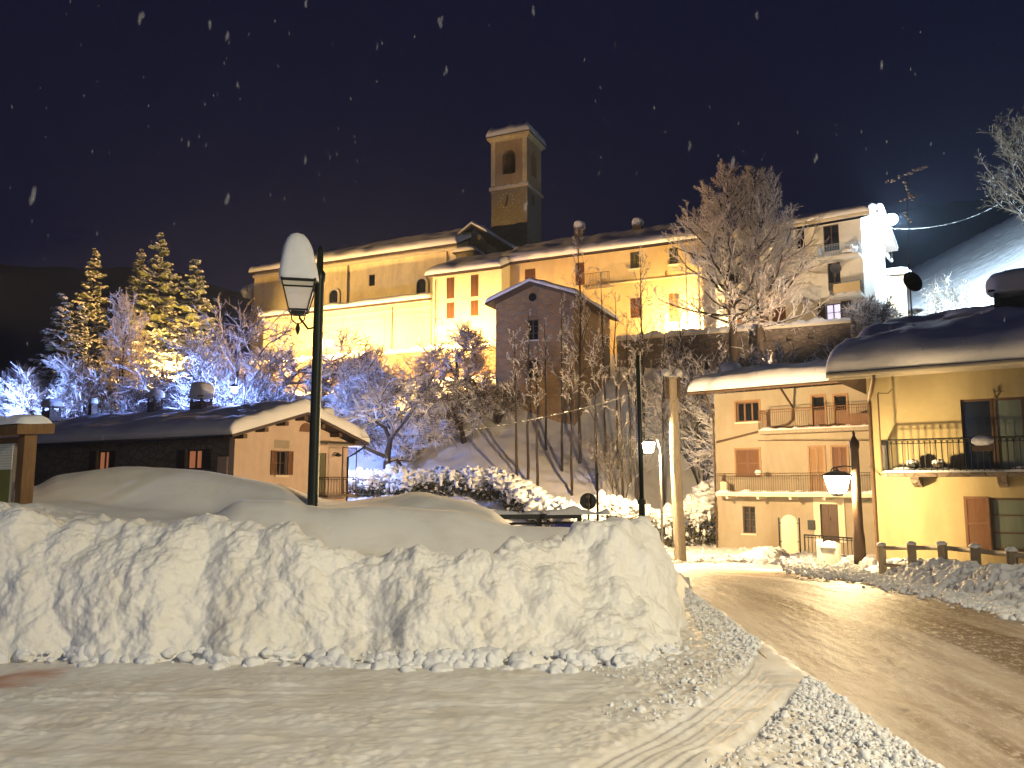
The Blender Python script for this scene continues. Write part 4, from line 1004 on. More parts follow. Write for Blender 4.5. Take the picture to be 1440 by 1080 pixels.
zf = lambda x, y: hw + .06 + .2 * (y + 1.3) if y < 4.0 else hw + .06 + .2 * 5.3 - .3 * (y - 4.0)
u0 = h.uv(968, 563, -1.3)[0]
h.roof([u0, 0, h.L + 1.5], [-1.3, 0, 4, 9], zf, .14, .72, .32, seed=9, res=.25)
u_, z_ = h.uv(1028, 527, 3.0); chimney(h, u_, 3.0, zf(0, 3) - .1, z_ + .2, .75, .7, .6, 'dark_stone', False)
gutter(h, u0, h.L + 1.4, -1.36, hw - .03, 'rust_metal', .07)
za, zb_ = h.uv(1005, 573)[1], h.uv(1005, 750)[1]
pipe(h, [(h.uv(992, 565, -1.3)[0], -1.32, hw - .08), (-.02, -.12, za - .45), (-.04, -.1, za - .7), (-.04, -.1, -.3)], .05)
a, b1, c1, d1 = h.uv(1103, 556, -.8), h.uv(1114, 572, -.15), h.uv(1114, 590, -.12), h.uv(1008, 622, -.1)
pipe(h, [(a[0], -1.25, hw - .08), (a[0], -.9, hw - .3), (b1[0], -.12, b1[1]), (c1[0], -.12, c1[1]), (c1[0] - .25, -.12, c1[1] - .22), (d1[0], -.12, d1[1])], .055)
MB().tube([(h.uv(1080, 621)[0], -1.2, h.uv(1080, 621)[1]), (h.L, -1.2, h.uv(1213, 619)[1] - .1)], .02, 5).build('awning_rail', M['rust_metal'], h.root)
# mirror-like arched board, garden railing, gate and fence in front
p = D(1111, 772, 35.0); g0 = gz(p.x, p.y); zt_ = D(1111, 724, 35).z - g0; wd = (1124 - 1103) / F * 35 / 2
e = empty('arched_board', (p.x, p.y, g0), 'pale round-topped board between two black garden posts before the cream house', 'board', -.4)
mb = MB(); mb.prism([(-wd, 0, .3), (wd, 0, .3)] + [(wd * math.cos(t), 0, zt_ - wd + wd * math.sin(t)) for t in np.linspace(0, PI, 14)], (0, .06, 0)); mb.build('panel', M['trim'], e)
for sx in (-1, 1): MB().tube([(sx * (wd + .09), 0, 0), (sx * (wd + .09), 0, zt_ - .12)], .035, 6).tube([(sx * (wd + .09), 0, zt_ - .35), (sx * (wd - .02), 0, zt_ - .35)], .02, 5).tube([(sx * (wd + .09), 0, .8), (sx * (wd - .02), 0, .8)], .02, 5).build('post', M['black_metal'], e)
p0, p1 = D(1132, 772, 34.5), D(1204, 772, 32.2); g0 = -1.3
e = empty('garden_railing', (p0.x, p0.y, g0), 'black iron garden railing in front of the dark door of the cream house', 'railing'); zt_ = D(1132, 752, 34.5).z - g0
railing(e, [(0, 0, 0), (p1.x - p0.x, p1.y - p0.y, 0)], zt_, M['black_metal'], .2, .016, mid=True)
p0 = D(1153, 778, 22.6); p1 = D(1178, 778, 22.2); g0 = gz(p0.x, p0.y)
e = empty('garden_gate', (p0.x, p0.y, g0), 'small white gate with snow on top, glaring under the lit lamp', 'gate', math.atan2(p1.y - p0.y, p1.x - p0.x)); wd = (p1 - p0).length; zt_ = D(1153, 763, 22.6).z - g0
MB().box(-.06, .06, -.06, .06, 0, zt_ + .1).build('gate_post', M['w_white'], e); MB().box(wd - .06, wd + .06, -.06, .06, 0, zt_).build('gate_post', M['w_white'], e)
MB().box(.061, wd - .061, -.02, .02, .1, zt_ - .12).build('gate_leaf', M['w_white'], e); snow_strip(e, .05, wd, -.09, .09, zt_ - .12, .12, 4)
# ------------------------------------------------------------------ low house on the left
h = House('low_house', (-27.8, 45.5), (-12.4, 36.0), 'low dark stone house with a pink gable end, behind the tall unlit lamp', 'house', 0.0, 7.3); HL = h
L = h.L; hw = h.suv(341, 611, L)[1] - .05
wa = h.rect(137, 634, 153, 664); wb = h.rect(262, 632, 284, 660)
SR = lambda x0, y0, x1, y1: (min(h.suv(x0, y0, L)[0], h.suv(x1, y0, L)[0]), max(h.suv(x0, y0, L)[0], h.suv(x1, y0, L)[0]), (h.suv(x0, y1, L)[1] + h.suv(x1, y1, L)[1]) / 2, (h.suv(x0, y0, L)[1] + h.suv(x1, y0, L)[1]) / 2)
gw = SR(389, 634, 404, 668); gd = SR(446, 637, 459, 696)
Ts = lambda u, z, i: (L - i, u, z)
yr_ = 3.65; zr_ = h.suv(432, 588, L)[1]
mb = MB(); h.wall_face(mb, Tf, -8, L - .35, -1.5, hw, [wa, wb]); mb.poly([(-8, 7.3, -1.5), (L, 7.3, -1.5), (L, 7.3, hw), (-8, 7.3, hw)]); mb.poly([(-8, 0, -1.5), (-8, 7.3, -1.5), (-8, 7.3, hw), (-8, yr_, zr_), (-8, 0, hw)])
mb.build('wall', M['w_dark'], h.root)['label'] = 'dark rubble long wall'
mb = MB(); h.wall_face(mb, Ts, 0, 7.3, -1.5, hw, [gw, gd]); mb.poly([(L, 0, hw), (L, 7.3, hw), (L, yr_, zr_)]); mb.poly([(L - .35, -.004, -1.5), (L, -.004, -1.5), (L, -.004, hw), (L - .35, -.004, hw)])
mb.build('gable_wall', M['w_pink'], h.root)
for r in (wa, wb):
    window(h, Tf, r, 'lit', bars=(2, 1), sill=False, label='warmly lit window with open dark shutters'); shutters(h, Tf, r, ('open', 'shut_dark'))
window(h, Ts, gw, 'dark', bars=(2, 2), label='gable window between brown shutters'); shutters(h, Ts, gw, ('open', 'shut_brown'))
MB().box(L - .12, L - .06, gd[0] + .02, gd[1] - .02, gd[2], gd[3]).build('door', M['shut_olive'], h.root)
# arched vent, faded panels, balcony with rail and lamp
a = h.suv(430, 604, L); vt = MB(); vt.prism([(L + .004, a[0] - .42, a[1] - .12), (L + .004, a[0] + .42, a[1] - .12)] + [(L + .004, a[0] + .42 * math.cos(t), a[1] - .12 + .45 * math.sin(t)) for t in np.linspace(0, PI, 10)], (.03, 0, 0)); vt.build('vent', M['shut_brown'], h.root)
q = SR(386, 619, 407, 631); MB().box(L + .003, L + .012, q[0], q[1], q[2] + .02, q[3]).build('plaster_patch', M['w_mid'], h.root)
q = SR(461, 632, 482, 695); zb_ = q[2]
b_ = MB().box(L, L + .9, gd[0] - .1, q[1] + .15, zb_ - .12, zb_).build('balcony', M['dark_stone'], h.root)
railing(b_, [(L + .02, gd[0] - .05, zb_), (L + .87, gd[0] - .05, zb_), (L + .87, q[1] + .1, zb_), (L + .02, q[1] + .1, zb_)], .85, M['rust_metal'], .2, .012, mid=True)
MB().tube([(L + .87, gd[1] + .25, zb_), (L + .87, gd[1] + .25, zb_ + 2.35)], .03, 6).tube([(L + .87, q[1] + .1, zb_), (L + .87, q[1] + .1, zb_ + 2.35)], .03, 6).tube([(L + .87, gd[1] + .25, zb_ + 2.35), (L + .87, q[1] + .1, zb_ + 2.35)], .03, 6).build('porch_frame', M['rust_metal'], b_)
MB().prism([(L + .002, gd[0] - .3, zb_ + 2.62), (L + 1.0, gd[0] - .3, zb_ + 2.45), (L + 1.0, gd[0] - .3, zb_ + 2.5), (L + .002, gd[0] - .3, zb_ + 2.7)], (0, q[1] - gd[0] + .8, 0)).build('canopy', M['grey_wood'], h.root)
MB().lathe([(.02, .2), (.16, .1), (.17, .05), (.06, 0)], (L + .3, gd[1] + .55, zb_ + 1.9), 10).tube([(L, gd[1] + .55, zb_ + 2.12), (L + .3, gd[1] + .55, zb_ + 2.08)], .02, 5).build('wall_lamp', M['black_metal'], h.root)
zf = gable(-.75, yr_, 8.05, hw - .02, zr_ + .22)
h.roof([-9, 0, L + .75], [-.75, 1, yr_, 6, 8.05], zf, .14, .62, .3, seed=12, res=.3)
for k in range(7):
    t = (k + .5) / 7 * 8.4 - .55; zz = zf(0, t) - .17
    if abs(t - yr_) < .3: t = yr_; zz = zf(0, t) - .2
    MB().box(L + .002, L + .62, t - .11, t + .11, zz - .2, zz).build('rafter_end', M['dark_wood'], h.root)
gutter(h, -9, L + .3, -.82, hw - .12, 'black_metal', .07)
a = h.suv(497, 617, L); pipe(h, [(L + .55, 8.0, hw - .2), (L + .25, 7.5, hw - .6), (L + .06, 7.22, hw - .8), (L + .06, 7.22, -.3)], .05, 'black_metal')
for (x, y, w_, c_) in ((72, 586, .9, .55), (130, 581, .35, .35), (218, 580, .6, .5), (282, 585, .95, .95)):
    off = 3.3 if x > 90 else 2.6; u_, z_ = h.uv(x, y, off); zt_ = h.uv(x, y - (20 if x == 282 else 14 if x != 72 else 8), off)[1]
    chimney(h, u_, off, zf(0, off) - .2, zt_, w_, min(w_, .7), c_, 'dark_stone', x != 130)
a = h.suv(482, 590, L); chimney(h, L - 1.2, 6.6, zf(0, 6.6) - .2, zf(0, 6.6) + .75, .8, .7, .5, 'dark_stone', True)
mb = MB(); q0 = h.rect(327, 634, 341, 690); mb.box(L - 1.0, L - .36, -.10, -.01, -1, hw - .95); mb.build('pilaster', M['w_pink'], h.root)
# ------------------------------------------------------------------ notice board at the left edge
p = G(33, 760); p = D(34, 690, 10.2); p0 = D(-60, 690, 11.2); e = empty('notice_board', (p.x, p.y, 0), 'wooden notice board with a pale printed sheet and small roof at the left edge', 'notice board', math.atan2(p.y - p0.y, p.x - p0.x))
zt_ = D(34, 612, 10.2).z; wd = 1.6
for x in (0, -wd): MB().box(x - .075, x + .075, -.075, .075, 0, zt_).build('post', M['board_wood'], e)
MB().box(-wd + .076, -.076, -.02, .02, zt_ - .14, zt_ - .02).build('rail', M['board_wood'], e); MB().box(-wd + .076, -.076, -.02, .02, .62, .72).build('rail', M['board_wood'], e)
bd = MB().box(-wd + .1, -.2, -.055, -.021, .8, zt_ - .10).build('panel', M['trim'], e)
m, nt, b = newmat('printed_sheet'); v = coords(nt, (1, 1, 1)); wv = N(nt, 'ShaderNodeTexWave', wave_type='BANDS', bands_direction='Z'); wv.inputs['Scale'].default_value = 9; wv.inputs['Distortion'].default_value = .1; nt.links.new(v, wv.inputs['Vector'])
nn = noise(nt, coords(nt, (40, 1, 8)), 1.5, 3); tx_ = N(nt, 'ShaderNodeMath', operation='MULTIPLY'); nt.links.new(ramp(nt, wv.outputs['Color'], [(.55, 0), (.75, .5)]), tx_.inputs[0]); nt.links.new(ramp(nt, nn, [(.4, 0), (.5, 1)]), tx_.inputs[1])
nt.links.new(mixc(nt, tx_.outputs[0], (.78, .72, .52), (.35, .3, .2)), b.inputs['Base Color']); b.inputs['Roughness'].default_value = .4
zm = D(10, 660, 10.2).z
MB().box(-wd + .13, -.235, -.062, -.056, zm, zt_ - .13).build('sheet', m, bd)
mg, nt, b = newmat('photo_print'); b.inputs['Base Color'].default_value = (.16, .15, .03, 1)
nt.links.new(mixc(nt, noise(nt, coords(nt), 3, 4), (.10, .11, .02), (.3, .25, .05)), b.inputs['Base Color'])
MB().box(-wd + .13, -.25, -.062, -.056, .83, zm - .002).build('picture', mg, bd)
MB().prism([(-wd - .2, -.2, zt_ + .001), (-wd - .2, -.2, zt_ + .12), (-wd - .2, .25, zt_ + .16), (-wd - .2, .25, zt_ + .03)], (wd + .34, 0, 0)).build('board_roof', M['board_wood'], e); snow_strip(e, -wd - .2, .13, -.2, .25, zt_ + .13, .12, 3)
# ------------------------------------------------------------------ the church complex on the terrace
def onL(x, off=0):
    """point of the terrace building line seen at pixel column x, moved back by off"""
    k = (x - 720) / F / CP ; A = LA + LN * off
    t = (k * A[1] - A[0]) / (LD[0] - k * LD[1]); return tuple(A + LD * t)
# nave
h = House('church', onL(352, 6), onL(641, 6), 'long church nave with arched windows and snowy eaves above a lower aisle', 'church', TZ, 12.0)
hw = h.uv(641, 345)[1]; hl = h.uv(450, 372)[1]
A1 = h.rect(462, 408, 477, 430); A2 = h.rect(586, 393, 600, 418); A3 = h.rect(519, 386, 527, 402)
h.shell(hw, M['w_church'], [A3], ends=[(6, hw + 3.0)])
window(h, Tf, A3, 'dark', bars=(1, 1), sill=False)
def arch_win(h, x, y0, y1, r, T=Tf, y=0, mat='glass'):
    u, z1 = h.uv(x, y0); _, z0 = h.uv(x, y1); z0 = min(z0, z1 - 1.2)
    o = [(u - r, -.0, z0), (u + r, -.0, z0)] + [(u + r * math.cos(t), 0, z1 - r + r * math.sin(t)) for t in np.linspace(0, PI, 12)]
    f = MB(); R2 = r * 1.45
    ring = [(u + r * math.cos(t), z1 - r + r * math.sin(t)) for t in np.linspace(0, PI, 14)]; ring2 = [(u + R2 * math.cos(t), z1 - r + R2 * math.sin(t)) for t in np.linspace(0, PI, 14)]
    ring = [(u + r, z0)] + ring + [(u - r, z0)]; ring2 = [(u + R2, z0)] + ring2 + [(u - R2, z0)]
    for (a, b), (c, d) in zip(zip(ring[:-1], ring[1:]), zip(ring2[:-1], ring2[1:])):
        f.poly([(a[0], -.12, a[1]), (b[0], -.12, b[1]), (d[0], -.12, d[1]), (c[0], -.12, c[1])]); f.poly([(c[0], -.12, c[1]), (d[0], -.12, d[1]), (d[0], 0, d[1]), (c[0], 0, c[1])]); f.poly([(a[0], -.12, a[1]), (b[0], -.12, b[1]), (b[0], 0, b[1]), (a[0], 0, a[1])])
    w_ = f.build('arched_window', M['trim'], h.root); g = MB(); g.poly([(p[0], -.02, p[2]) for p in o]); g.build('pane', M[mat], w_)
arch_win(h, 470, 408, 440, .58); arch_win(h, 593, 392, 425, .58)
h.roof([-.3, h.L + .35], [-.7, 6, 12.7], gable(-.7, 6, 12.7, hw - .0, hw + 3.2), .25, .75, .4, seed=20, res=.5)
MB().box(-.1, h.L + .1, -.25, -.003, hw - .55, hw - .26).build('cornice', M['trim'], h.root)
for x in (490, 629): u = h.uv(x, 380)[0]; pipe(h, [(u, -.1, hw - .6), (u, -.1, 5)], .07)
# apse at the far left: half octagon
px0 = onL(352, 6)
ap = empty('church_apse', (px0[0], px0[1], TZ), 'rounded apse at the left end of the church with a snow lump on its corner', 'church apse', math.atan2(LD[1], LD[0]))
hz = hw - 1.4; R_ = 3.9; pts = [(-R_ * .9 * math.sin(t) - .02, 6 - 5.2 * math.cos(t)) for t in np.linspace(0, PI, 7)]
mb = MB()
for (a, b) in zip(pts[:-1], pts[1:]): mb.poly([(*a, -2), (*b, -2), (*b, hz), (*a, hz)])
mb.build('wall', M['w_church'], ap)
mb = MB(); n_ = len(pts); c_ = (-.05, 6, hz + 2.0)
big = [(-.04 + (p[0]) * 1.1, 6 + (p[1] - 6) * 1.09, hz) for p in pts]; bigt = [(p[0], p[1], hz + .5) for p in big]
for i in range(n_ - 1): mb.poly([bigt[i], bigt[i + 1], (-.05, 6, hz + 2.6)]); mb.poly([big[i], big[i + 1], bigt[i + 1], bigt[i]]); mb.poly([big[i], big[i + 1], (-.05, 6, hz + .1)])
mb.build('snow_layer', M['roof_snow'], ap)
MB().lump((-3.9, 3.4, hz + .3), (1.0, 1.0, .85), 4, 3, .15).build('snow_lump', M['snow_lump'], ap, True)
# lower aisle in front of the nave
h = House('church_aisle', onL(368, 0), onL(607, 0), 'low pale aisle wall of the church with panelled bays, brightly floodlit', 'church aisle', TZ, 5.9)
hw = h.uv(600, 421)[1]
h.shell(hw, M['w_aisle'], [])
MB().box(-.1, h.L + .02, -.3, -.003, hw - .35, hw - .02).box(-.05, h.L, -.12, -.003, hw - .95, hw - .7).build('cornice', M['trim'], h.root)
for a, b in ((385, 425), (452, 472), (478, 540), (552, 606)):
    u0, u1 = h.uv(a, 470)[0], h.uv(b, 470)[0]; z1 = hw - 1.5; f = MB()
    for q in ((u0, u0 + .12, 1, z1), (u1 - .12, u1, 1, z1), (u0 + .12, u1 - .12, z1 - .12, z1)): f.box(q[0], q[1], -.05, -.003, q[2], q[3])
    f.build('bay_panel', M['trim'], h.root)
h.roof([-.4, h.L - .02], [-.6, 5.96], lambda x, y: hw + .05 + .13 * y, .2, .6, .35, seed=23, res=.5)
u = h.uv(552, 470)[0]; pipe(h, [(u, -.1, hw - .4), (u, -.1, -1)], .06)
# annex with brown shutters
A0, A1_ = onL(607, -1.2), onL(705, -1.2)
h = House('annex', A0, A1_, 'cream annex with four brown shuttered windows between the aisle and the stone gabled house', 'house', TZ, 10.0)
hw = h.uv(655, 384)[1]
rs_ = [h.rect(628, 390, 639, 420), h.rect(662, 386, 673, 417), h.rect(628, 425, 639, 448), h.rect(662, 422, 673, 444)]
h.shell(hw, M['w_annex'], rs_, ends=[(5, hw + 2.2)])
for r in rs_: shutters(h, Tf, r, ('closed', 'shut_brown'))
zc = h.uv(650, 421)[1]; MB().box(-.02, h.L + .02, -.07, -.003, zc - .12, zc + .0).build('string_course', M['w_church'], h.root)
h.roof([-.4, h.L + .3], [-.8, 5, 10.8], gable(-.8, 5, 10.8, hw + .02, hw + 2.5), .2, .7, .4, seed=27, res=.4)
pipe(h, [(.35, -.09, hw - .3), (.35, -.09, -1)], .05)
# long house
h = House('long_house', onL(705, .6), onL(992, .6), 'long ochre house under a snowy roof, with small upper windows and a floodlit wall', 'house', TZ, 11.0); HLg = h
hw = h.uv(850, 357)[1] + .1
specs = [((738, 378, 753, 398), 'shut_brown'), ((886, 354, 899, 377), 'shut_olive'), ((941, 348, 954, 371), 'shut_olive'), ((886, 419, 903, 447), 'shut_brown'), ((940, 412, 955, 452), 'shut_tan'), ((809, 369, 822, 401), 'shut_brown'), ((940, 466, 958, 490), 'shut_olive'), ((1000, 345, 1012, 368), 'shut_olive')]
rs_ = [h.rect(*a) for a, _ in specs]; rs_ = [r for r in rs_ if r[1] < h.L]
h.shell(hw, M['w_long'], rs_, ends=[(5.5, hw + 2.6)])
for r, (_, m_) in zip(rs_, specs): shutters(h, Tf, r, ('closed', m_))
for r in rs_[:3]: MB().box(r[0] - .1, r[1] + .1, -.1, -.003, r[2] - .12, r[2] - .02).build('sill', M['trim'], h.root)
h.roof([-.2, h.L + .3], [-.8, 5.5, 11.8], gable(-.8, 5.5, 11.8, hw + .02, hw + 2.9), .2, .7, .4, seed=31, res=.4)
for x, y in ((815, 322), (897, 318)):
    u_, z_ = h.uv(x, y, 5.0); chimney(h, u_, 5.0, hw + 1.5, z_ - .1, .8, .8, .7, 'dark_stone', True)
for x in (712, 965, 982):
    u = h.uv(x, 380)[0]; pipe(h, [(u, -.1, hw - .2), (u, -.1, 0)], .05)
zc = h.uv(920, 392)[1]; MB().box(h.uv(830, 400)[0], h.L, -.06, -.003, zc - .08, zc).build('string_course', M['w_church'], h.root)
u0, u1 = h.uv(826, 404)[0], h.uv(862, 404)[0]; zb_ = h.uv(845, 403)[1]
b_ = MB().box(u0, u1, -1.1, -.003, zb_ - .15, zb_).build('balcony', M['dark_stone'], h.root); railing(b_, [(u0, -1.08, zb_), (u1, -1.08, zb_)], 1.0, M['rust_metal'], .14, .014)
u, z = h.uv(977, 367)
p = on(h, u, -.5, z); e = empty('satellite_dish', p, 'small satellite dish on the long ochre house beside the big twin tree', 'satellite dish')
o = MB().lathe([(.01, .0), (.25, .03), (.42, .12), (.43, .12), (.26, .01), (.01, -.02)], k=20).build('reflector', M['black_metal'], e, True); o.rotation_euler = (math.radians(75), 0, .5)
MB().tube([(0, 0, 0), (0, .5, -.1)], .03, 6).build('arm', M['black_metal'], e)
m, nt, b = newmat('letter_paint'); b.inputs['Base Color'].default_value = (.2, .1, .03, 1)
fu, fz = h.uv(935, 388); cv = bpy.data.curves.new('lettering', 'FONT'); cv.body = 'E'; cv.size = .55; cv.extrude = .01
to = bpy.data.objects.new('lettering', cv); link(to); bpy.context.view_layer.update(); dg = bpy.context.evaluated_depsgraph_get()
me = bpy.data.meshes.new_from_object(to.evaluated_get(dg)); bpy.data.objects.remove(to); me.materials.clear(); me.materials.append(m)
lo = bpy.data.objects.new('lettering', me); link(lo, h.root); lo.location = (fu, -.02, fz); lo.rotation_euler = (PI / 2, 0, 0)
# pitched roof and little dormer between nave and long house (transept)
h = House('transept', onL(640, 8.5), onL(684, 8.5), 'dark transept gable with a snowy roof, tucked between the nave and the bell tower', 'church transept', TZ, 9.0)
zr_ = h.uv(668, 318)[1]; hw = zr_ - 2.0; L = h.L
h.shell(hw, M['w_dark'], [], zr=[(L * .62, zr_ - .25)])
h.roof([-.5, L * .62, L + .5], [-.9, 9.4], lambda x, y: zr_ - abs(x - L * .62) * .62, .2, .4, .4, seed=35, res=.4)
cpos = on(h, L * .8, -3.6, hw - 2.1)
h2 = House('dormer', (cpos.x - .9, cpos.y + .4), (cpos.x + .9, cpos.y - .4), 'small snow capped dormer below the bell tower', 'dormer', TZ, 2.0); zz = h2.uv(672, 352)[1]
h2.shell(zz, M['w_dark'], [], zb=zz - 2); h2.roof([-.3, h2.L + .3], [-.3, 2.4], lambda x, y: zz + .02, .1, .55, .5, seed=3, res=.3)
# bell tower
P0 = onL(690, 17); c0 = Vector((P0[0], P0[1], 0)); tw = None
d0 = P0[1]; k1 = (742 - 720) / F / CP; al = math.radians(24); ct, st_ = math.cos(al), math.sin(al)
t = (k1 * P0[1] - P0[0]) / (ct + k1 * st_); P1 = (P0[0] + ct * t, P0[1] - st_ * t)
h = House('bell_tower', P0, P1, 'square stone bell tower with arched belfry openings, a clock and a snow covered top', 'bell tower', TZ, t * .95); L = h.L; dp = h.depth
zt_ = h.uv(715, 197)[1]; zc = h.uv(715, 262)[1]; zq = h.uv(715, 337)[1] - 8
def ring_box(mb, o, z0, z1): mb.box(-o, L + o, -o, dp + o, z0, z1)
# belfry walls with a real arched opening on each face
def arch_face(mb, T, W, z0, z1, a0, a1, s0, s1):
    """wall W wide from z0 to z1 with an arched opening a0..a1, sill s0, crown s1"""
    r = (a1 - a0) / 2; n = 12; cx = (a0 + a1) / 2; zc_ = s1 - r
    mb.poly([T(0, z0, 0), T(a0, z0, 0), T(a0, z1, 0), T(0, z1, 0)]); mb.poly([T(a1, z0, 0), T(W, z0, 0), T(W, z1, 0), T(a1, z1, 0)]); mb.poly([T(a0, z0, 0), T(a1, z0, 0), T(a1, s0, 0), T(a0, s0, 0)])
    arc = [(cx - r * math.cos(t_), zc_ + r * math.sin(t_)) for t_ in np.linspace(0, PI, n)]
    for a, b in zip(arc[:-1], arc[1:]): mb.poly([T(a[0], a[1], 0), T(b[0], b[1], 0), T(b[0], z1, 0), T(a[0], z1, 0)])
    edge = [(a0, s0)] + arc + [(a1, s0)]
    for a, b in zip(edge, edge[1:] + edge[:1]): mb.poly([T(*a, 0), T(*b, 0), T(*b, .6), T(*a, .6)])
mb = MB(); hb = zt_ - zc
for T_, W_ in ((lambda u, z, i: (u, i, z), L), (lambda u, z, i: (L - i, u, z), dp), (lambda u, z, i: (L - u, dp - i, z), L), (lambda u, z, i: (i, dp - u, z), dp)):
    arch_face(mb, T_, W_, zc, zt_, W_ * .31, W_ * .67, zc + hb * .27, zc + hb * .80)
mb.build('belfry', M['w_belfry'], h.root)
mb = MB(); ring_box(mb, -.004, zc - .05, zc + hb * .14); mb.build('belfry_floor', M['w_tower'], h.root)
mb = MB(); ring_box(mb, 0, zq, zc - .3); mb.build('shaft', M['w_tower'], h.root)
mb = MB(); ring_box(mb, .22, zc - .3, zc - .051); mb.build('cornice', M['trim'], h.root)
mb = MB(); ring_box(mb, .18, zt_, zt_ + .28); ring_box(mb, .42, zt_ + .281, zt_ + .6); mb.build('top_cornice', M['w_church'], h.root)
for k, (a, b) in enumerate(((0, L), )): MB().box(.0, L * .12, -.1, -.003, zc + .3, zt_ - .01).build('pilaster', M['w_church'], h.root); MB().box(L * .88, L, -.1, -.003, zc + .3, zt_ - .01).build('pilaster', M['w_church'], h.root)
zf = lambda x, y: zt_ + .62 + .35 * (1 - max(abs(x - L / 2) / (L / 2 + .5), abs(y - dp / 2) / (dp / 2 + .5)))
h.roof([-.5, L / 2, L + .5], [-.5, dp / 2, dp + .5], zf, .1, 1.1, .7, seed=41, res=.25, amp=.5)
snow_strip(h.root, -.22, L + .22, -.22, .0, zc - .05, .22, 7)
# bell
MB().lathe([(.55, 0), (.5, .12), (.36, .5), (.3, .85), (.12, 1.0)], (L / 2, dp / 2, zc + hb * .4), 16).build('bell', M['rust_metal'], h.root, True)
cu, cz = h.uv(713, 282)
ck = MB()
for a_ in range(12): t_ = a_ * PI / 6; ck.box(cu + .85 * math.cos(t_) - .05, cu + .85 * math.cos(t_) + .05, -.05, -.003, cz + .85 * math.sin(t_) - .05, cz + .85 * math.sin(t_) + .05)
ck.build('clock_face', M['w_church'], h.root)
MB().prism([(cu - .05, -.08, cz), (cu + .05, -.08, cz), (cu + .1, -.08, cz + .62), (cu + .0, -.08, cz + .62)], (0, .03, 0)).prism([(cu - .05, -.08, cz + .05), (cu + .06, -.08, cz - .02), (cu - .2, -.08, cz - .72), (cu - .3, -.08, cz - .68)], (0, .03, 0)).build('clock_hands', M['dark_wood'], h.root)
a = h.suv(750, 282, L); MB().prism([(L + .003, a[0] - .3, a[1] - .6), (L + .003, a[0] + .3, a[1] - .6), (L + .003, a[0] + .3, a[1] + .5), (L + .003, a[0] - .3, a[1] + .5)], (.04, 0, 0)).build('side_clock_face', M['tile'], h.root)
# rubble-stone gabled house in front
P0 = D(697, 500, 57.8); al = math.radians(24); k1 = (808 - 720) / F / CP; t = (k1 * P0.y - P0.x) / (math.cos(al) + k1 * math.sin(al))
h = House('stone_house', (P0.x, P0.y), (P0.x + math.cos(al) * t, P0.y - math.sin(al) * t), 'tall rubble stone house with a snow edged gable, in front of the church', 'house', 6.5, 8.5); L = h.L
hw = h.uv(697, 428)[1]; zr_ = h.uv(749, 402)[1]; zri = h.uv(808, 420)[1]
w1 = h.rect(741, 449, 757, 478); w2 = h.rect(741, 506, 757, 532)
h.shell(hw, M['stone'], [w1, w2], zr=[(L * .5, zr_)])
window(h, Tf, w1, 'dark', bars=(2, 3)); window(h, Tf, w2, 'dark', bars=(2, 3))
a = h.uv(749, 418); o = MB(); o.prism([(a[0] + .3 * math.cos(t_), -.004, a[1] + .3 * math.sin(t_)) for t_ in np.linspace(0, 2 * PI, 14, endpoint=False)], (0, -.03, 0)); o.build('round_window', M['glass'], h.root)
sl = (zr_ - hw) / (L * .5)
h.roof([-.5, L * .5, L + .6], [-.8, 9.0], lambda x, y: zr_ + .15 - abs(x - L * .5) * sl, .14, .35, .3, seed=45, res=.3)
# pale house with the floodlight
k = (1223 - 720) / F / CP; P1 = (k * 59.9, 59.9); al = math.radians(35)
h = House('pale_house', (P1[0] - math.cos(al) * 13.4, P1[1] + math.sin(al) * 13.4), P1, 'pale three storey house with balconies and a glaring floodlight at its roof corner', 'house', TZ, 9.2); L = h.L; HP = h
hw = h.uv(1221, 305)[1]
d1 = h.rect(1157, 316, 1181, 353); d2 = h.rect(1163, 369, 1183, 408); d3 = h.rect(1161, 427, 1184, 463); d4 = h.rect(1118, 322, 1132, 350)
d5 = h.rect(1070, 432, 1082, 462); d6 = h.rect(1085, 432, 1106, 462); d7 = h.rect(1030, 440, 1044, 466)
SR = lambda x0, y0, x1, y1: (h.suv(x0, y0, L)[0], h.suv(x1, y0, L)[0], (h.suv(x0, y1, L)[1] + h.suv(x1, y1, L)[1]) / 2, (h.suv(x0, y0, L)[1] + h.suv(x1, y0, L)[1]) / 2)
s_ = [SR(1243.5, 336, 1247, 358), SR(1249.5, 342, 1254, 364), SR(1245, 386, 1249, 416), SR(1251.5, 391, 1256, 415)]
h.shell(hw, M['w_white'], [d1, d2, d3, d4, d5, d6, d7], s_, ends=[(4.6, hw + 1.6)])
Ts2 = lambda u, z, i: (L - i, u, z)
for r in s_: window(h, Ts2, r, 'dark', bars=(1, 2), sill=False)
window(h, Tf, d1, 'dark', bars=(2, 1), sill=False); window(h, Tf, d2, 'dark', bars=(2, 1), sill=False); window(h, Tf, d4, 'dark', bars=(2, 2))
for r in (d5, d6, d7): shutters(h, Tf, r, ('closed', 'shut_brown'))
mid = (d3[0] + d3[1]) / 2
window(h, Tf, d3, 'white', bars=(2, 3), sill=False, label='glowing white curtained window')
mb = MB(); slat(mb, Tf, d3[1] + .02, d3[1] + .75, d3[2], d3[3] + .1, -.02); mb.build('shutter', M['shut_dark'], h.root)
mb = MB(); slat(mb, Tf, d3[0] - .6, d3[0] - .02, d3[2], d3[3] + .1, -.02); mb.build('shutter', M['shut_dark'], h.root)
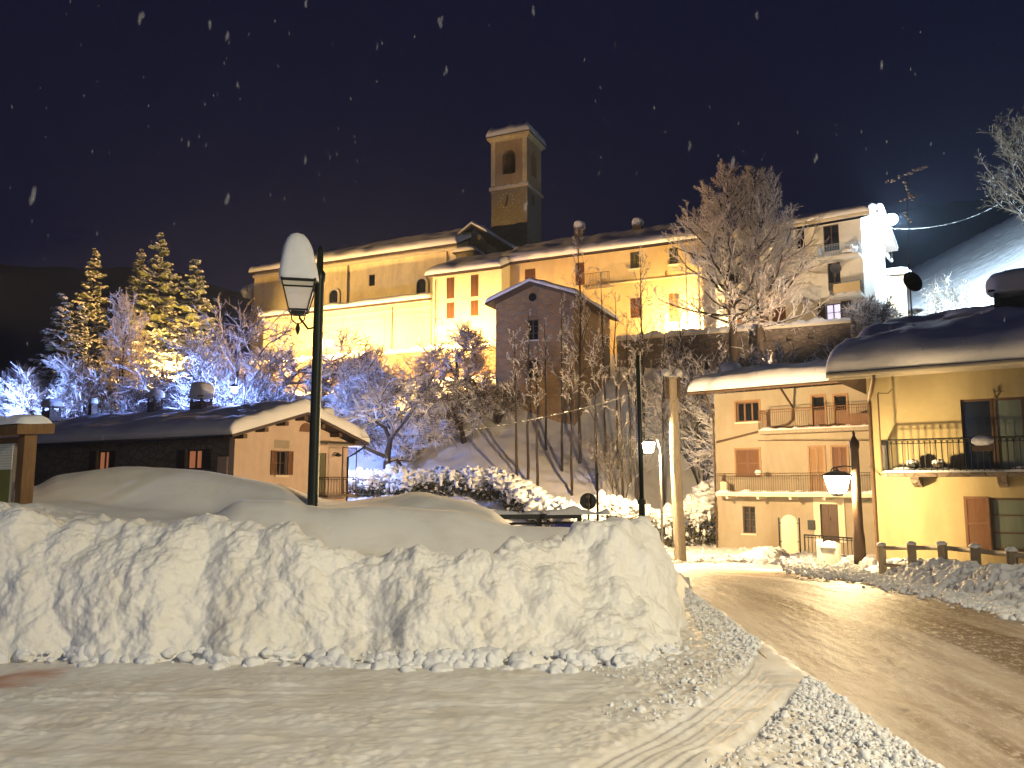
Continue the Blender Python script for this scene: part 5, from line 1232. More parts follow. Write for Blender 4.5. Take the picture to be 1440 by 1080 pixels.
for (x0, x1, y, pan) in ((1150, 1219, 353, 0), (1166, 1222, 409, 1), (1184, 1222, 466, 0), (1010, 1100, 424, 1)):
    u0, u1 = h.uv(x0, y, -1.2)[0], min(h.uv(x1, y, -1.2)[0], L - .02); z = h.uv(x1, y, -1.2)[1]
    b_ = balcony(h, u0, u1, z, 1.2, .95, None, 'w_white', .12, seed=x0, rm='grey_metal')
    if pan: MB().box(u0 + .3, u1 - .05, -1.2, -1.175, z + .12, z + .86).build('parapet_panel', M['w_long'], b_)
    else: MB().lump((u1 - .7, -.8, z + .35), (.5, .35, .4), x0, 2, .5).build('snow_heap', M['snow_lump'], b_, True)
h.roof([-.4, L + .9], [-1.3, 4.6, 10.4], gable(-1.3, 4.6, 10.4, hw + .05, hw + 1.9), .25, .6, .35, seed=49, res=.4)
MB().box(-.4, L + .9, -1.36, -1.31, hw - .22, hw + .02).build('fascia', M['trim'], h.root)
a = h.uv(1176, 379, -1.0); p = on(h, a[0], -1.25, a[1]); e = empty('satellite_dish', p, 'round grey satellite dish on the middle balcony of the pale house', 'satellite dish')
o = MB().lathe([(.01, .0), (.25, .03), (.42, .1), (.43, .1), (.26, .01), (.01, -.02)], k=20).build('reflector', M['grey_metal'], e, True); o.rotation_euler = (math.radians(80), 0, -.2)
MB().tube([(0, .02, 0), (0, .05, -.6)], .03, 6).build('arm', M['grey_metal'], e)
# floodlight on the corner; its beam shines down the side wall and the snow slope
fl = floodlight(1253, 309, 58.9, (62, 82, 22), 55000, (.62, .84, 1.0), 'glaring bluish white floodlight at the roof corner of the pale house', True, .3, math.radians(140))
# small shed behind
h = House('outbuilding', (h.P1.x + 4.6, 70.5), (h.P1.x + 8.0, 69.5), 'small stone outbuilding with a snowy flat roof behind the pale house', 'shed', 15.5, 4); zz = h.uv(1280, 384)[1]
h.shell(zz, M['stone'], [], zb=-5); h.roof([-.4, h.L + .4], [-.4, 4.4], lambda x, y: zz + .02 + .05 * y, .15, .5, .4, seed=2, res=.4)
# terrace retaining walls
def strip_wall(name, pts, z0, z1, th, mat, lab, cat, holes=None, snow=.3, seed=0):
    a, b = Vector((*pts[0], 0)), Vector((*pts[1], 0)); d = b - a; L = d.length
    e = empty(name, (a.x, a.y, 0), lab, cat, math.atan2(d.y, d.x))
    class H: pass
    hh = H(); hh.root = e; mb = MB(); House.wall_face(hh, mb, Tf, 0, L, z0, z1, holes or [], th * .8); mb.poly([(0, th, z0), (L, th, z0), (L, th, z1), (0, th, z1)]); mb.poly([(0, 0, z1), (L, 0, z1), (L, th, z1), (0, th, z1)])
    for x in (0, L): mb.poly([(x, 0, z0), (x, th, z0), (x, th, z1), (x, 0, z1)])
    mb.build('wall', M[mat], e); MB().box(-.05, L + .05, -.08, th + .08, z1 + .002, z1 + .16).build('coping', M['trim'], e)
    if snow: snow_strip(e, -.05, L + .05, -.12, th + .12, z1 + .16, snow, seed)
    return e
strip_wall('terrace_wall', (onL(300, -4.6), onL(700, -4.6)), TZ - 4, TZ + 1.15, .4, 'brickline', 'long brownish terrace wall with snow on top below the church aisle', 'terrace wall', snow=.35, seed=1)
A, B = onL(868, -4.4), onL(1200, -4.4); Lw = math.hypot(A[0] - B[0], A[1] - B[1]); zc = D(1000, 497, (A[1] + B[1]) / 2).z
strip_wall('pierced_wall', (A, B), TZ - 4.5, TZ + .85, .4, 'dark_stone', 'grey terrace wall pierced by a row of small square holes under the long ochre house', 'terrace wall', holes=[(1 + i * 1.5, 1.45 + i * 1.5, TZ - .1, TZ + .3) for i in range(int(Lw / 1.5) - 1)], seed=5)
strip_wall('garden_wall', ((-24, 63), (-9, 59.5)), 5.0, 7.9, .4, 'brickline', 'low warm lit stone wall among the snowy orchard trees', 'garden wall', seed=8)
floodlight(966, 466, onL(966, -1.2)[1], (onL(966, .6)[0], onL(966, .6)[1], TZ + 3.5), 5000, (1, .66, .26), 'floodlight glaring on the wall of the long ochre house left of the twin tree', False, .45)
floodlight(800, 478, 63.2, (onL(800, .6)[0], onL(800, .6)[1], TZ + 6), 6000, (1, .66, .26), 'added unseen floodlight behind the stone gabled house, aimed at the long ochre house', False, .2)  # added unseen source that evens out the light on the long house wall

floodlight(395, 508, onL(395, -6.5)[1], (onL(395, 0)[0], onL(395, 0)[1], TZ + 6), 4500, (1, .62, .22), 'added floodlight at the foot of the church wall, unseen behind the small snowy tree', False, .2)  # added unseen source to brighten the left end of the church wall
floodlight(214, 530, 63.5, tuple(D(218, 405, 71)), 20000, (1, .55, .15), 'added unseen floodlight among the shrubs aimed up at the golden firs', False, .2, math.radians(85))  # extra unseen source, added because the terrace lamp leaves the firs dim
floodlight(1090, 552, 47.5, tuple(D(1055, 275, 57)), 22000, (1, .74, .48), 'added unseen floodlight behind the cream house roof, aimed up at the twin tree', False, .2, math.radians(88))  # added unseen source that lights the twin tree's crown from the front

def added_mast_flood(loc, aim, power, color, spot, lab, hgt):
    e = empty('added_floodlight_mast', (loc[0], loc[1], loc[2] - hgt), lab, 'floodlight')
    MB().tube([(0, 0, -1), (0, 0, hgt - .2)], [.16, .09], 10).build('mast', M['grey_metal'], e, True); MB().box(-.35, .35, -.1, .1, hgt - .2, hgt + .3).build('housing', M['black_metal'], e)
    d = (Vector(aim) - Vector(loc)).normalized(); pass
    l = bpy.data.lights.new('floodlight_beam', 'SPOT'); l.energy = power; l.color = color; l.shadow_soft_size = .2; l.spot_size = spot; l.spot_blend = .6
    o = bpy.data.objects.new('floodlight_beam', l); link(o, e); o.location = Vector((0, 0, hgt)) + d * .6; o.rotation_euler = d.to_track_quat('-Z', 'Y').to_euler()
added_mast_flood((-66, 78, 20), (-19, 82, 21), 72000, (1, .60, .21), math.radians(34), 'added floodlight mast, unseen beyond the left edge, aimed at the church', 16)  # added out-of-frame mast that lifts the nave wall out of the dark
p = D(742, 352, 79.0); tb = D(722, 235, 92)
floodlight(742, 353, 79.0, tuple(tb), 4500, (1, .58, .24), 'assumed small floodlight, unseen on the long house roof, aimed up at the belfry', False, .12, math.radians(34))  # assumed unseen source, added so the belfry is brighter than the shaft

floodlight(30, 592, 50, tuple(D(76, 490, 58)), 4200, (.28, .42, 1.0), 'assumed bluish floodlight, unseen behind the low house, aimed at the small fir', True, .12, math.radians(100))  # assumed unseen source, added to give the small fir its blue light
# ------------------------------------------------------------------ trees
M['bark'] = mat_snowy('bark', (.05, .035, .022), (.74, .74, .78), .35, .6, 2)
M['twig'] = mat_snowy('snow_laden_twigs', (.10, .07, .05), (.78, .76, .78), -.45, .15, 2.5, .55)
M['twig_thin'] = mat_snowy('dusted_twigs', (.24, .18, .14), (.80, .76, .74), -1.0, 0.0, 2.5, .5)
M['needle'] = mat_snowy('snow_laden_needles', (.045, .055, .02), (.76, .76, .8), -.2, .25, 1.3, .52)
M['leaf'] = mat_snowy('hedge_leaves', (.06, .055, .025), (.7, .7, .74), .2, .6, 2, .5)
def grow(seed, H, spread, trunkr, levels=4, forks=(3, 4, 5, 5), twig_r=.03, up=.35, trunk_h=.3, lean=0, gnarl=.35, multi=1, ang=(.5, .95), lenr=(.55, .8), snow=.0, dens=1.0):
    """returns (trunk MB, crown MB)"""
    R = random.Random(seed); T, C_ = MB(), MB(); tips = []
    def seg(p, d, ln, r, lv):
        n = 4 if lv == 0 else 3 if lv < levels - 1 else 2
        pts = [p.copy()]; rad = [r]; q = p.copy(); dd = d.copy()
        for i in range(n):
            g = gnarl * (.35 if lv == 0 else 1)
            dd = (dd + Vector((R.gauss(0, g), R.gauss(0, g), R.gauss(0, g * .7) + up * .25)) * .45).normalized()
            q = q + dd * ln / n; pts.append(q.copy()); rad.append(max(r * (1 - .45 * (i + 1) / n), twig_r * .6))
        (T if lv <= 1 else C_).tube(pts, rad, 7 if lv == 0 else 5 if lv == 1 else 3, cap=False)
        if lv >= levels:
            tips.append(q); twigs(C_, R, q, dd, 4, .55, twig_r * .62); twigs(C_, R, pts[1], dd, 3, .5, twig_r * .62)
            return
        if lv >= 2: twigs(C_, R, q, dd, 2, .6, twig_r * .6)
        nf = forks[min(lv, len(forks) - 1)]; nf = max(1, round(nf * dens)) if lv >= 2 else nf
        for k in range(nf):
            t = 1.0 if k == 0 else R.uniform(.35 if lv else .45, 1)
            j = t * n; i = min(int(j), n - 1); pp = pts[i].lerp(pts[i + 1], j - i)
            a = R.uniform(*ang) * (.45 if k == 0 else 1); az = R.uniform(0, 2 * PI)
            perp = dd.cross(Vector((math.cos(az), math.sin(az), .3))).normalized()
            nd = (dd * math.cos(a) + perp * math.sin(a)); nd.x *= spread; nd.y *= spread; nd.z += up * .3; nd.normalize()
            seg(pp, nd, ln * R.uniform(*lenr), max(r * .55 * (1 if k else 1.15), twig_r), lv + 1)
    for mth in range(multi):
        d = Vector((R.gauss(0, .12) + lean, R.gauss(0, .12), 1)).normalized()
        if multi > 1: d = Vector((.35 * math.cos(mth * 2 * PI / multi), .35 * math.sin(mth * 2 * PI / multi), 1)).normalized()
        seg(Vector((R.uniform(-.1, .1) * (multi > 1), 0, -.3)), d, H * trunk_h, trunkr, 0)
    zm = max(t.z for t in tips); k = H / zm
    for mb in (T, C_): mb.v = [(x * k, y * k, z * k) for x, y, z in mb.v]
    return T, C_
def twigs(C_, R, p, d, n, ln, r):
    """a spray of short snow-laden twigs at a branch tip"""
    for _ in range(n):
        v = (d + Vector((R.gauss(0, .8), R.gauss(0, .8), R.gauss(.1, .6)))).normalized(); l = ln * R.uniform(.5, 1.2)
        q = p + v * l * .5 + Vector((R.gauss(0, .04), R.gauss(0, .04), 0)); e = p + v * l + Vector((0, 0, R.uniform(-.2, .12) * l))
        C_.tube([p, q, e], [r, r * .9, r * .35], 3, cap=False)
def leader(seed, H, W, t0=.3, n1=40, n2=7, n3=5, n4=3, trunkr=.3, asc=(35, 60), twig=.018, prof=None, wob=.04, curl=.5, lean=0):
    """tree with a through-going stem and ascending, finely divided branches"""
    R = random.Random(seed); T, C_ = MB(), MB(); prof = prof or (lambda t: math.sin(PI * min(1, (t * .9 + .18))) ** .7)
    n = 9; P = [Vector((lean * H * (i / n) + (R.gauss(0, wob) * H * .3 * (i / n) if i else 0), R.gauss(0, wob) * H * .2 * (i > 0), H * i / n - (.3 if i == 0 else 0))) for i in range(n + 1)]
    T.tube(P, [trunkr * (1 - i / n) ** .8 + twig for i in range(n + 1)], 8, cap=False)
    def branch(p, d, ln, r, lv, cnt):
        k = 4 if lv == 1 else 3 if lv == 2 else 2; pts = [p]; q = p; dd = d.normalized()
        for i in range(k):
            dd = (dd + Vector((R.gauss(0, .16), R.gauss(0, .16), curl * .28 + R.gauss(0, .10)))).normalized(); q = q + dd * ln / k; pts.append(q)
        (T if lv == 1 else C_).tube(pts, [max(r * (1 - .75 * i / k), twig * .6) for i in range(k + 1)], 5 if lv == 1 else 3, cap=False)
        if lv > len(cnt): return
        m = cnt[lv - 1]
        if lv >= len(cnt): twigs(C_, R, pts[-1], dd, 2, ln * .5, twig)
        for j in range(m):
            t = .18 + .82 * (j + R.random()) / m; i = min(int(t * k), k - 1); pp = pts[i].lerp(pts[i + 1], min(t * k - i, 1)); ax = (pts[i + 1] - pts[i]).normalized()
            az = R.uniform(0, 2 * PI); pr = ax.cross(Vector((math.cos(az), math.sin(az), R.uniform(-.4, .4)))).normalized(); a = R.uniform(.45, .95)
            branch(pp, ax * math.cos(a) + pr * math.sin(a), ln * R.uniform(.3, .5) * (1.15 - .5 * t), max(r * .42, twig), lv + 1, cnt)
    for j in range(n1):
        t = (j + R.random()) / n1; z = t0 + (1 - t0) * t * .97; i = min(int(z * n), n - 1); p = P[i].lerp(P[i + 1], z * n - i); az = j * 2.4 + R.gauss(0, .3)
        el = math.radians(R.uniform(*asc) + 22 * t); d = Vector((math.cos(az) * math.cos(el), math.sin(az) * math.cos(el), math.sin(el)))
        ln = W * prof(t) * R.uniform(.75, 1.15); branch(p, d, ln, max(trunkr * .36 * (1 - .6 * t), twig * 1.5), 1, (n2, n3, n4))
    return T, C_
def ltree(name, x, yt, d, seed, label, cat='tree', group=None, mat='twig_thin', base=None, sx=1.0, **kw):
    p, H = place(x, yt, 0, d, base); T, C_ = leader(seed, H * .97, **kw); e = empty(name, p, label, cat, seed, group)
    T.build('trunk', M['bark'], e, True); C_.build('crown', M[mat], e); return e
def tree(name, seed, H, label, cat, loc=None, group=None, mat='twig', **kw):
    T, C_ = grow(seed, H, **kw)
    e = empty(name, loc or (0, 0, 0), label, cat, 0, group)
    T.build('trunk', M['bark'], e, True); C_.build('crown', M[mat], e); return e
def place(x, ytop, ybase, d, base=None):
    """ground point under pixel column x at distance d and the height that reaches ytop"""
    p = D(x, 600, d); g = gz(p.x, d) if base is None else base; return Vector((p.x, d, g - .1)), D(x, ytop, d).z - g
def orchard(seed, **k):
    a = dict(spread=1.25, trunkr=.24, levels=5, forks=(4, 3, 3, 4, 3), twig_r=.038, up=.1, trunk_h=.28, gnarl=.55, ang=(.5, 1.15), lenr=(.6, .85)); a.update(k); return a
def slim(seed, **k):
    a = dict(spread=.6, trunkr=.13, levels=4, forks=(7, 3, 3, 3), twig_r=.02, up=.9, trunk_h=.62, gnarl=.18, ang=(.25, .6), lenr=(.38, .62)); a.update(k); return a
def put(name, x, yt, d, seed, label, cat='tree', base=None, group=None, mat='twig', squash=1.0, rz=None, **kw):
    p, H = place(x, yt, 0, d, base); e = tree(name, seed, H, label, cat, p, group, mat, **kw); e.rotation_euler.z = seed if rz is None else rz; e.scale = (squash, squash, 1); return e
put('bare_tree', 322, 400, 58, 11, 'spreading tree with blue lit snowy branches and a dark trunk, behind the low house', group='snow laden trees on the slope', **orchard(11, twig_r=.034, trunkr=.34, trunk_h=.34, forks=(5, 4, 3, 4, 3)))
put('bare_tree', 396, 448, 60, 12, 'small snowy tree left of the tall street lamp post', **orchard(12, twig_r=.03))
put('bare_tree', 545, 488, 48.5, 13, 'blue tinted snowy orchard tree right of the low house', **orchard(13, twig_r=.034, trunkr=.28, forks=(5, 4, 3, 4, 3), trunk_h=.4))
put('bare_tree', 640, 452, 60, 14, 'dark orchard tree with clumps of snow below the annex windows', **orchard(14, twig_r=.0345, trunkr=.22))
put('bare_tree', 655, 520, 53, 15, 'low snowy tree standing alone on the open slope', **orchard(15, twig_r=.03, trunkr=.16))
put('bare_tree', 505, 487, 62, 16, 'warm lit snowy tree under the church aisle wall', **orchard(16, twig_r=.034))
put('bare_tree', 470, 500, 64, 18, 'golden lit snowy shrubby tree just right of the street lamp post', **orchard(18, twig_r=.034))
ltree('twiggy_tree', 168, 436, 59, 21, 'dense round pinkish shrub-like tree in front of the golden firs', W=4.4, t0=.05, n1=52, n2=8, n3=5, n4=3, trunkr=.2, asc=(25, 60), twig=.02, prof=lambda t: 1.05 - .6 * t ** 1.5)
put('twiggy_tree', 95, 500, 57, 22, 'bluish snowy thicket tree beside the small blue fir', spread=1, trunkr=.16, levels=5, forks=(5, 4, 4, 3, 3), twig_r=.035, up=.4, trunk_h=.3, gnarl=.4, multi=3, ang=(.3, .8))
put('twiggy_tree', 225, 520, 56, 23, 'low bluish snowy thicket left of the golden lamp', spread=1.1, trunkr=.13, levels=4, forks=(5, 4, 4, 4), twig_r=.03, up=.4, trunk_h=.3, gnarl=.4, multi=3, ang=(.3, .8))
put('twiggy_tree', 285, 505, 55, 24, 'low snowy thicket between the golden lamp and the spreading tree', spread=1.1, trunkr=.13, levels=4, forks=(5, 4, 4, 4), twig_r=.03, up=.3, trunk_h=.3, gnarl=.4, multi=3, ang=(.3, .9))
# the big twin tree
for i, (x, yt, sd) in enumerate(((1036, 226, 31), (1074, 232, 36))):
    ltree('tall_tree', x, yt, 54 + i, sd, ['left trunk of the huge frosted twin tree before the pale house', 'right trunk of the huge frosted twin tree before the pale house'][i], base=8.0,
        W=5.2, t0=.28, n1=70, n2=9, n3=6, n4=3, trunkr=.34, asc=(-8, 34), twig=.015, curl=.45, prof=lambda t: (.75 + .25 * math.sin(PI * min(1, t * 1.6 + .1))) * (1 - .75 * t ** 2.0), wob=.012, lean=[-.012, .012][i])
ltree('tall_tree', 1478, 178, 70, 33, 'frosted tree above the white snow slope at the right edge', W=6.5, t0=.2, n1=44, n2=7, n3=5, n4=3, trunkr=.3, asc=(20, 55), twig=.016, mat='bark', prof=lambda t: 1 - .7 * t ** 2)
# slender trees in front of the stone house
slims = [(815, 318, 50, 41, 'tallest slender tree in front of the stone house, its top forking above the long roof', dict(trunkr=.15)), (790, 400, 49, 42, 'slender dark-stemmed tree against the right part of the stone gable', {}),
         (742, 430, 47, 43, 'slender tree in front of the left window of the stone house', {}), (727, 455, 46, 44, 'thin tree with one long bare branch near the hedge', {}), (768, 445, 52, 45, 'thin tree close to the foot of the stone gable', {}),
         (850, 372, 51, 46, 'slender tree just right of the stone house', {}), (868, 400, 50, 47, 'thin tree halfway between the stone house and the green pole', {}), (905, 352, 54, 48, 'slender pale tree behind the top of the green pole', {}),
         (885, 430, 49, 49, 'thin sapling left of the green pole', {}), (930, 440, 48, 50, 'thin sapling between the green pole and the pale utility pole', {}), (962, 425, 56, 51, 'small forked tree against the floodlit glare', dict(spread=1.0, forks=(5, 3, 3, 2))),
         (838, 470, 46, 52, 'short thin sapling on the pinkish slope', {}), (803, 490, 45.5, 53, 'short sapling above the hedge bend', {}), (1018, 470, 52, 54, 'thin tree left of the twin tree trunks', {}),
         (755, 500, 45, 55, 'thin stem among the saplings above the hedge', {}), (895, 470, 46, 56, 'slender stem right behind the green pole', {}), (875, 500, 44, 57, 'low sapling near the curved lamp', {})]
for i, (x, yt, d, sd, lab, kw) in enumerate(slims):
    rr_ = random.Random(sd); big = x in (815, 962, 905)
    ltree('slender_tree', x, yt, d, sd, lab, group='slender trees on the slope', W=2.6 if big else rr_.uniform(1.2, 1.9), t0=.35 if big else rr_.uniform(.35, .6), n1=24 if big else rr_.randint(8, 14), n2=4, n3=3, n4=1 if not big else 2, trunkr=.10 if big else .075,
          asc=(30, 62), twig=.012, prof=lambda t: 1 - .55 * t, wob=.02, lean=rr_.uniform(-.02, .02))
put('bare_shrub', 866, 578, 42, 61, 'leafless shrub with crossing branches on the slope above the hedge', 'shrub', mat='bark', spread=1, trunkr=.04, levels=3, forks=(4, 3, 2), twig_r=.012, up=.5, trunk_h=.4, gnarl=.3, multi=3, ang=(.3, .8))
put('bare_shrub', 1352, 392, 66, 62, 'dry twiggy bush on the white snow slope', 'shrub', mat='bark', spread=1, trunkr=.04, levels=3, forks=(5, 3, 2), twig_r=.014, up=.4, trunk_h=.4, gnarl=.3, multi=5, ang=(.3, .8))
put('bare_shrub', 1332, 412, 64, 67, 'lower dry bush on the white snow slope just above the roof ridge', 'shrub', mat='bark', spread=1, trunkr=.04, levels=3, forks=(5, 3, 2), twig_r=.014, up=.4, trunk_h=.4, gnarl=.3, multi=5, ang=(.3, .8))
for i, (x, yt, d, lab) in enumerate(((1110, 486, 46.5, 'snowy shrub below the pale house, right of the twin tree'), (1150, 490, 46, 'snowy shrub above the roof of the cream house'), (985, 500, 52, 'shrub in front of the pierced terrace wall'), (1240, 420, 58, 'white frosted shrub at the foot of the floodlit side wall'), (700, 545, 55, 'dark snowy shrub left of the stone house foot'), (365, 520, 58, 'snowy shrub under the small tree by the street lamp'))):
    put('snowy_shrub', x, yt, d, 70 + i, lab, 'shrub', spread=1.2, trunkr=.07, levels=4, forks=(5, 4, 3, 3), twig_r=.035, up=.35, trunk_h=.35, gnarl=.45, multi=4, ang=(.3, .9))
# ------------------------------------------------------------------ firs
def fir(name, seed, H, w, label, loc):
    R = random.Random(seed); e = empty(name, loc, label, 'fir tree', seed)
    MB().tube([(0, 0, -.5), (.03, 0, H * .5), (0, .02, H)], [H * .018 + .05, H * .011, .03], 7).build('trunk', M['bark'], e, True)
    mb = MB(); n = int(H * 2.0)
    for k in range(n):
        t = (k + R.random() * .6) / n; z = H * (.05 + .95 * t); ln = w * (1 - t) ** .8 * R.uniform(.75, 1.12) + .12
        nb = 7 if t < .75 else 5; a0 = R.uniform(0, 6.28)
        for b_ in range(nb):
            a = a0 + 2 * PI * b_ / nb + R.uniform(-.25, .25); l = ln * R.uniform(.7, 1.15); droop = R.uniform(.35, .7) * (1 - t * .8); d = Vector((math.cos(a), math.sin(a), 0)); s_ = Vector((-d.y, d.x, 0))
            zj = z + R.gauss(0, .17); pts = [Vector((0, 0, zj)) + d * (l * q) + Vector((0, 0, -droop * l * q + .28 * l * q * q)) for q in (0, .35, .7, 1)]
            mb.tube(pts, [.06, .19 * l ** .5, .16 * l ** .5, .04], 5, flat=.6)
            ns = max(3, int(l / .2))
            for j in range(ns):
                q = (j + .6) / ns; i = min(int(q * 3), 2); p = pts[i].lerp(pts[i + 1], q * 3 - i); sl = (.18 + .42 * l * .5 * (1 - abs(q - .45))) * R.uniform(.7, 1.3)
                for sg in (-1, 1):
                    v = (s_ * sg + d * R.uniform(.3, .9)).normalized(); end = p + v * sl + Vector((0, 0, -sl * R.uniform(.25, .55)))
                    mb.tube([p, p.lerp(end, .55) + Vector((0, 0, .03)), end], [.08, .15 + .05 * R.random(), .02], 4, cap=False, flat=.55)
    mb.build('crown', M['needle'], e); return e
for i, (x, yt, d, w, sd, lab) in enumerate(((76, 413, 58, 3.4, 1, 'small fir glowing blue with snow at the left edge of the grove'), (119, 353, 74, 3.9, 2, 'dim grey fir standing behind the small blue fir'),
        (211, 328, 71, 4.2, 3, 'tallest golden lit fir in the middle of the grove'), (184, 350, 74, 3.2, 4, 'slim fir close behind the left side of the tallest golden fir'), (264, 361, 69, 3.6, 5, 'golden fir right of the tallest one, nearest the church'),
        (103, 425, 60, 2.0, 6, 'narrow fir tip just right of the small blue fir'))):
    p, H = place(x, yt, 0, d); fir('fir_tree', sd, H, w, lab, p)
# ------------------------------------------------------------------ hedges with snow
def hedge(pts, hts, label, seed=0, step=.42, bulge=.38):
    B = catmull(np.array(pts, float), 20); sg = np.r_[0, np.cumsum(np.hypot(*np.diff(B, axis=0).T))]; R = random.Random(seed)
    e = empty('hedge', (B[0][0], B[0][1], 0), label, 'hedge'); ox, oy = B[0]
    lf, sn = MB(), MB(); s = 0
    while s < sg[-1]:
        x, y = np.interp(s, sg, B[:, 0]), np.interp(s, sg, B[:, 1]); g = gz(x, y); H = float(np.interp(s / sg[-1], np.linspace(0, 1, len(hts)), hts)) * R.uniform(.8, 1.15)
        for k in range(120):
            px_, py_, pz = x + R.gauss(0, .34), y + R.gauss(0, .34), g + R.uniform(0, H * .95); a = R.uniform(0, 6.28); r = R.uniform(.06, .15); v1 = Vector((math.cos(a), math.sin(a), R.uniform(-.5, .5))) * r; v2 = Vector((R.gauss(0, 1), R.gauss(0, 1), R.gauss(0, 1))).normalized() * r * .7
            c = Vector((px_ - ox, py_ - oy, pz)); lf.poly([c - v1, c + v2, c + v1, c - v2])
        for k in range(3): lf.tube([(x - ox, y - oy, g - .2), (x - ox + R.gauss(0, .15), y - oy + R.gauss(0, .15), g + H * .5), (x - ox + R.gauss(0, .3), y - oy + R.gauss(0, .3), g + H)], [.04, .03, .02], 4, cap=False)
        r = bulge * R.uniform(.75, 1.35); sn.lump((x - ox + R.gauss(0, .12), y - oy + R.gauss(0, .12), g + H - .05), (r * R.uniform(1.2, 1.8), r * 1.2, r * R.uniform(.6, 1.0)), R.randint(0, 90), 3, .85, 2.6)
        for k in range(4): r3 = r * R.uniform(.3, .55); sn.lump((x - ox + R.gauss(0, .3), y - oy + R.gauss(0, .25), g + H + R.uniform(-.1, .3)), (r3, r3, r3 * 1.1), R.randint(0, 90), 2, .7, 2.2)
        for k in range(7):
            r2 = R.uniform(.03, .11); sn.lump((x - ox + R.gauss(0, .35), y - oy - abs(R.gauss(.2, .2)), g + H * (1 - abs(R.gauss(0, .3)))), (r2, r2, r2 * R.uniform(1.0, 3.2)), R.randint(0, 90), 2, .6)
        s += step * R.uniform(.7, 1.3)
    lf.build('foliage', M['leaf'], e); tag(sn.build('snow_layer', M['snow_lump'], e, True), kind='stuff'); return e
def hp(*a): return [(D(x, 700, d).x, d) for x, d in a]
hedge(hp((492, 47.5), (560, 46.5), (640, 45), (700, 43.5)), [.95, 1.0, 1.1, 1.25], 'long snow capped hedge right of the low house, bluish in the shade', 1)
hedge(hp((700, 43.3), (750, 41), (800, 38.5), (826, 37.8)), [1.2, 1.2, 1.2, 1.2], 'violet lit stretch of snow capped hedge sloping down to the round sign', 2)
hedge(hp((838, 39.5), (870, 39.5), (902, 39.8)), [1.4, 1.5, 1.4], 'brightly lit snow capped hedge behind the dark pole', 3, bulge=.4)
hedge(hp((926, 41.5), (945, 41.5)), [1.4, 1.6], 'short snowy hedge piece between the curved lamp and the utility pole', 4, bulge=.4)
hedge(hp((964, 42.5), (985, 43), (1003, 44)), [1.9, 2.3, 2.7], 'snow capped hedge between the utility pole and the cream house', 5, bulge=.42)# ------------------------------------------------------------------ poles, signs, fence, cables, snowfall
p = D(904, 742, 13.6); zt_ = D(897, 500, 13.6).z
e = empty('dark_pole', (p.x, p.y, -.3), 'slim dark green pole leaning slightly, behind the right end of the snow bank', 'pole'); q = D(897, 500, 13.6)
MB().tube([(0, 0, 0), ((q.x - p.x) * .4, 0, (zt_ + .3) * .4)], [.062, .052], 12).build('pole', M['green_metal'], e, True)
MB().tube([((q.x - p.x) * .4, 0, (zt_ + .3) * .4), (q.x - p.x, 0, zt_ + .3)], [.042, .036], 12).build('pole_top', M['green_metal'], e, True)
MB().tube([((q.x - p.x) * .39, 0, (zt_ + .3) * .39), ((q.x - p.x) * .41, 0, (zt_ + .3) * .41)], .075, 12).build('collar', M['green_metal'], e)
# utility pole
dU = 33; p = D(956, 736, dU); g0 = gz(p.x, p.y); zt_ = D(950, 528, dU).z - g0
e = empty('utility_pole', (p.x, p.y, g0), 'pale tapering utility pole topped with snow covered fittings, next to the curved lamp', 'utility pole')
MB().tube([(0, 0, -.5), (-.1, 0, zt_ * .5), (-.15, 0, zt_ - .1)], [.25, .21, .17], 14).build('pole', M['pole_wood'], e, True)
fx = MB(); x0 = -.15
fx.box(x0 - .32, x0 + .32, -.06, .06, zt_ - .25, zt_ - .13).box(x0 - .3, x0 - .18, -.09, .09, zt_ - 1.0, zt_ - .26).box(x0 + .18, x0 + .3, -.09, .09, zt_ - .95, zt_ - .26); fx.tube([(x0, -.2, zt_ - 1.1), (x0, .2, zt_ - 1.1)], .03, 6); fx.build('crossarm', M['rust_metal'], e)
for sx in (-.26, .26): MB().lathe([(.03, 0), (.06, .05), (.04, .1), (.06, .15), (.02, .22)], (x0 + sx, 0, zt_ - .12), 10).build('insulator', M['tile'], e, True)
sn = MB(); sn.lump((x0 - .25, 0, zt_ + .12), (.17, .15, .16), 1, 2, .4).lump((x0 + .25, 0, zt_ + .1), (.15, .15, .2), 2, 2, .4).lump((x0, 0, zt_ - .05), (.2, .14, .1), 3, 2, .4); sn.build('snow_cap', M['snow_lump'], e, True)
UP = Vector((p.x + x0, p.y, g0 + zt_ - .9))
def cable(name, a, b, sag, r, mat, lab, bits=0, seed=0):
    a, b = Vector(a), Vector(b); R = random.Random(seed); pts = [a.lerp(b, t) - Vector((0, 0, sag * 4 * t * (1 - t))) for t in np.linspace(0, 1, 40)]
    o = MB(); o.tube(pts, r, 5); 
    if bits:
        e = empty(name, a, lab, 'cable'); o.v = [tuple(Vector(v) - a) for v in o.v]; o.build('wire', mat, e); s_ = MB()
        for i in range(bits):
            t = R.random() * .98 + .01; p = a.lerp(b, t) - Vector((0, 0, sag * 4 * t * (1 - t))) - a; s_.lump(tuple(p + Vector((0, 0, r))), (R.uniform(.05, .16) * bitk, .04 * bitk, .045 * bitk), i, 1, .3)
        return tag(s_.build('snow_layer', M['snow_lump'], e, True), kind='stuff')
    o = o.build(name, mat, None); return tag(o, lab, 'cable')
bitk = .55
cable('cable', UP, HM.P0 + HM.ay * -1.2 + HM.ax * -.3 + Vector((0, 0, D(1000, 562, 42).z)), .4, .025, M['grey_metal'], 'short drooping cable from the utility pole to the corner of the cream house')
cable('cable', D(505, 615, 42), D(945, 538, 33), .6, .014, M['grey_metal'], 'thin cable sprinkled with snow from the low house across the slope to the utility pole', 60, 3)
bitk = .35
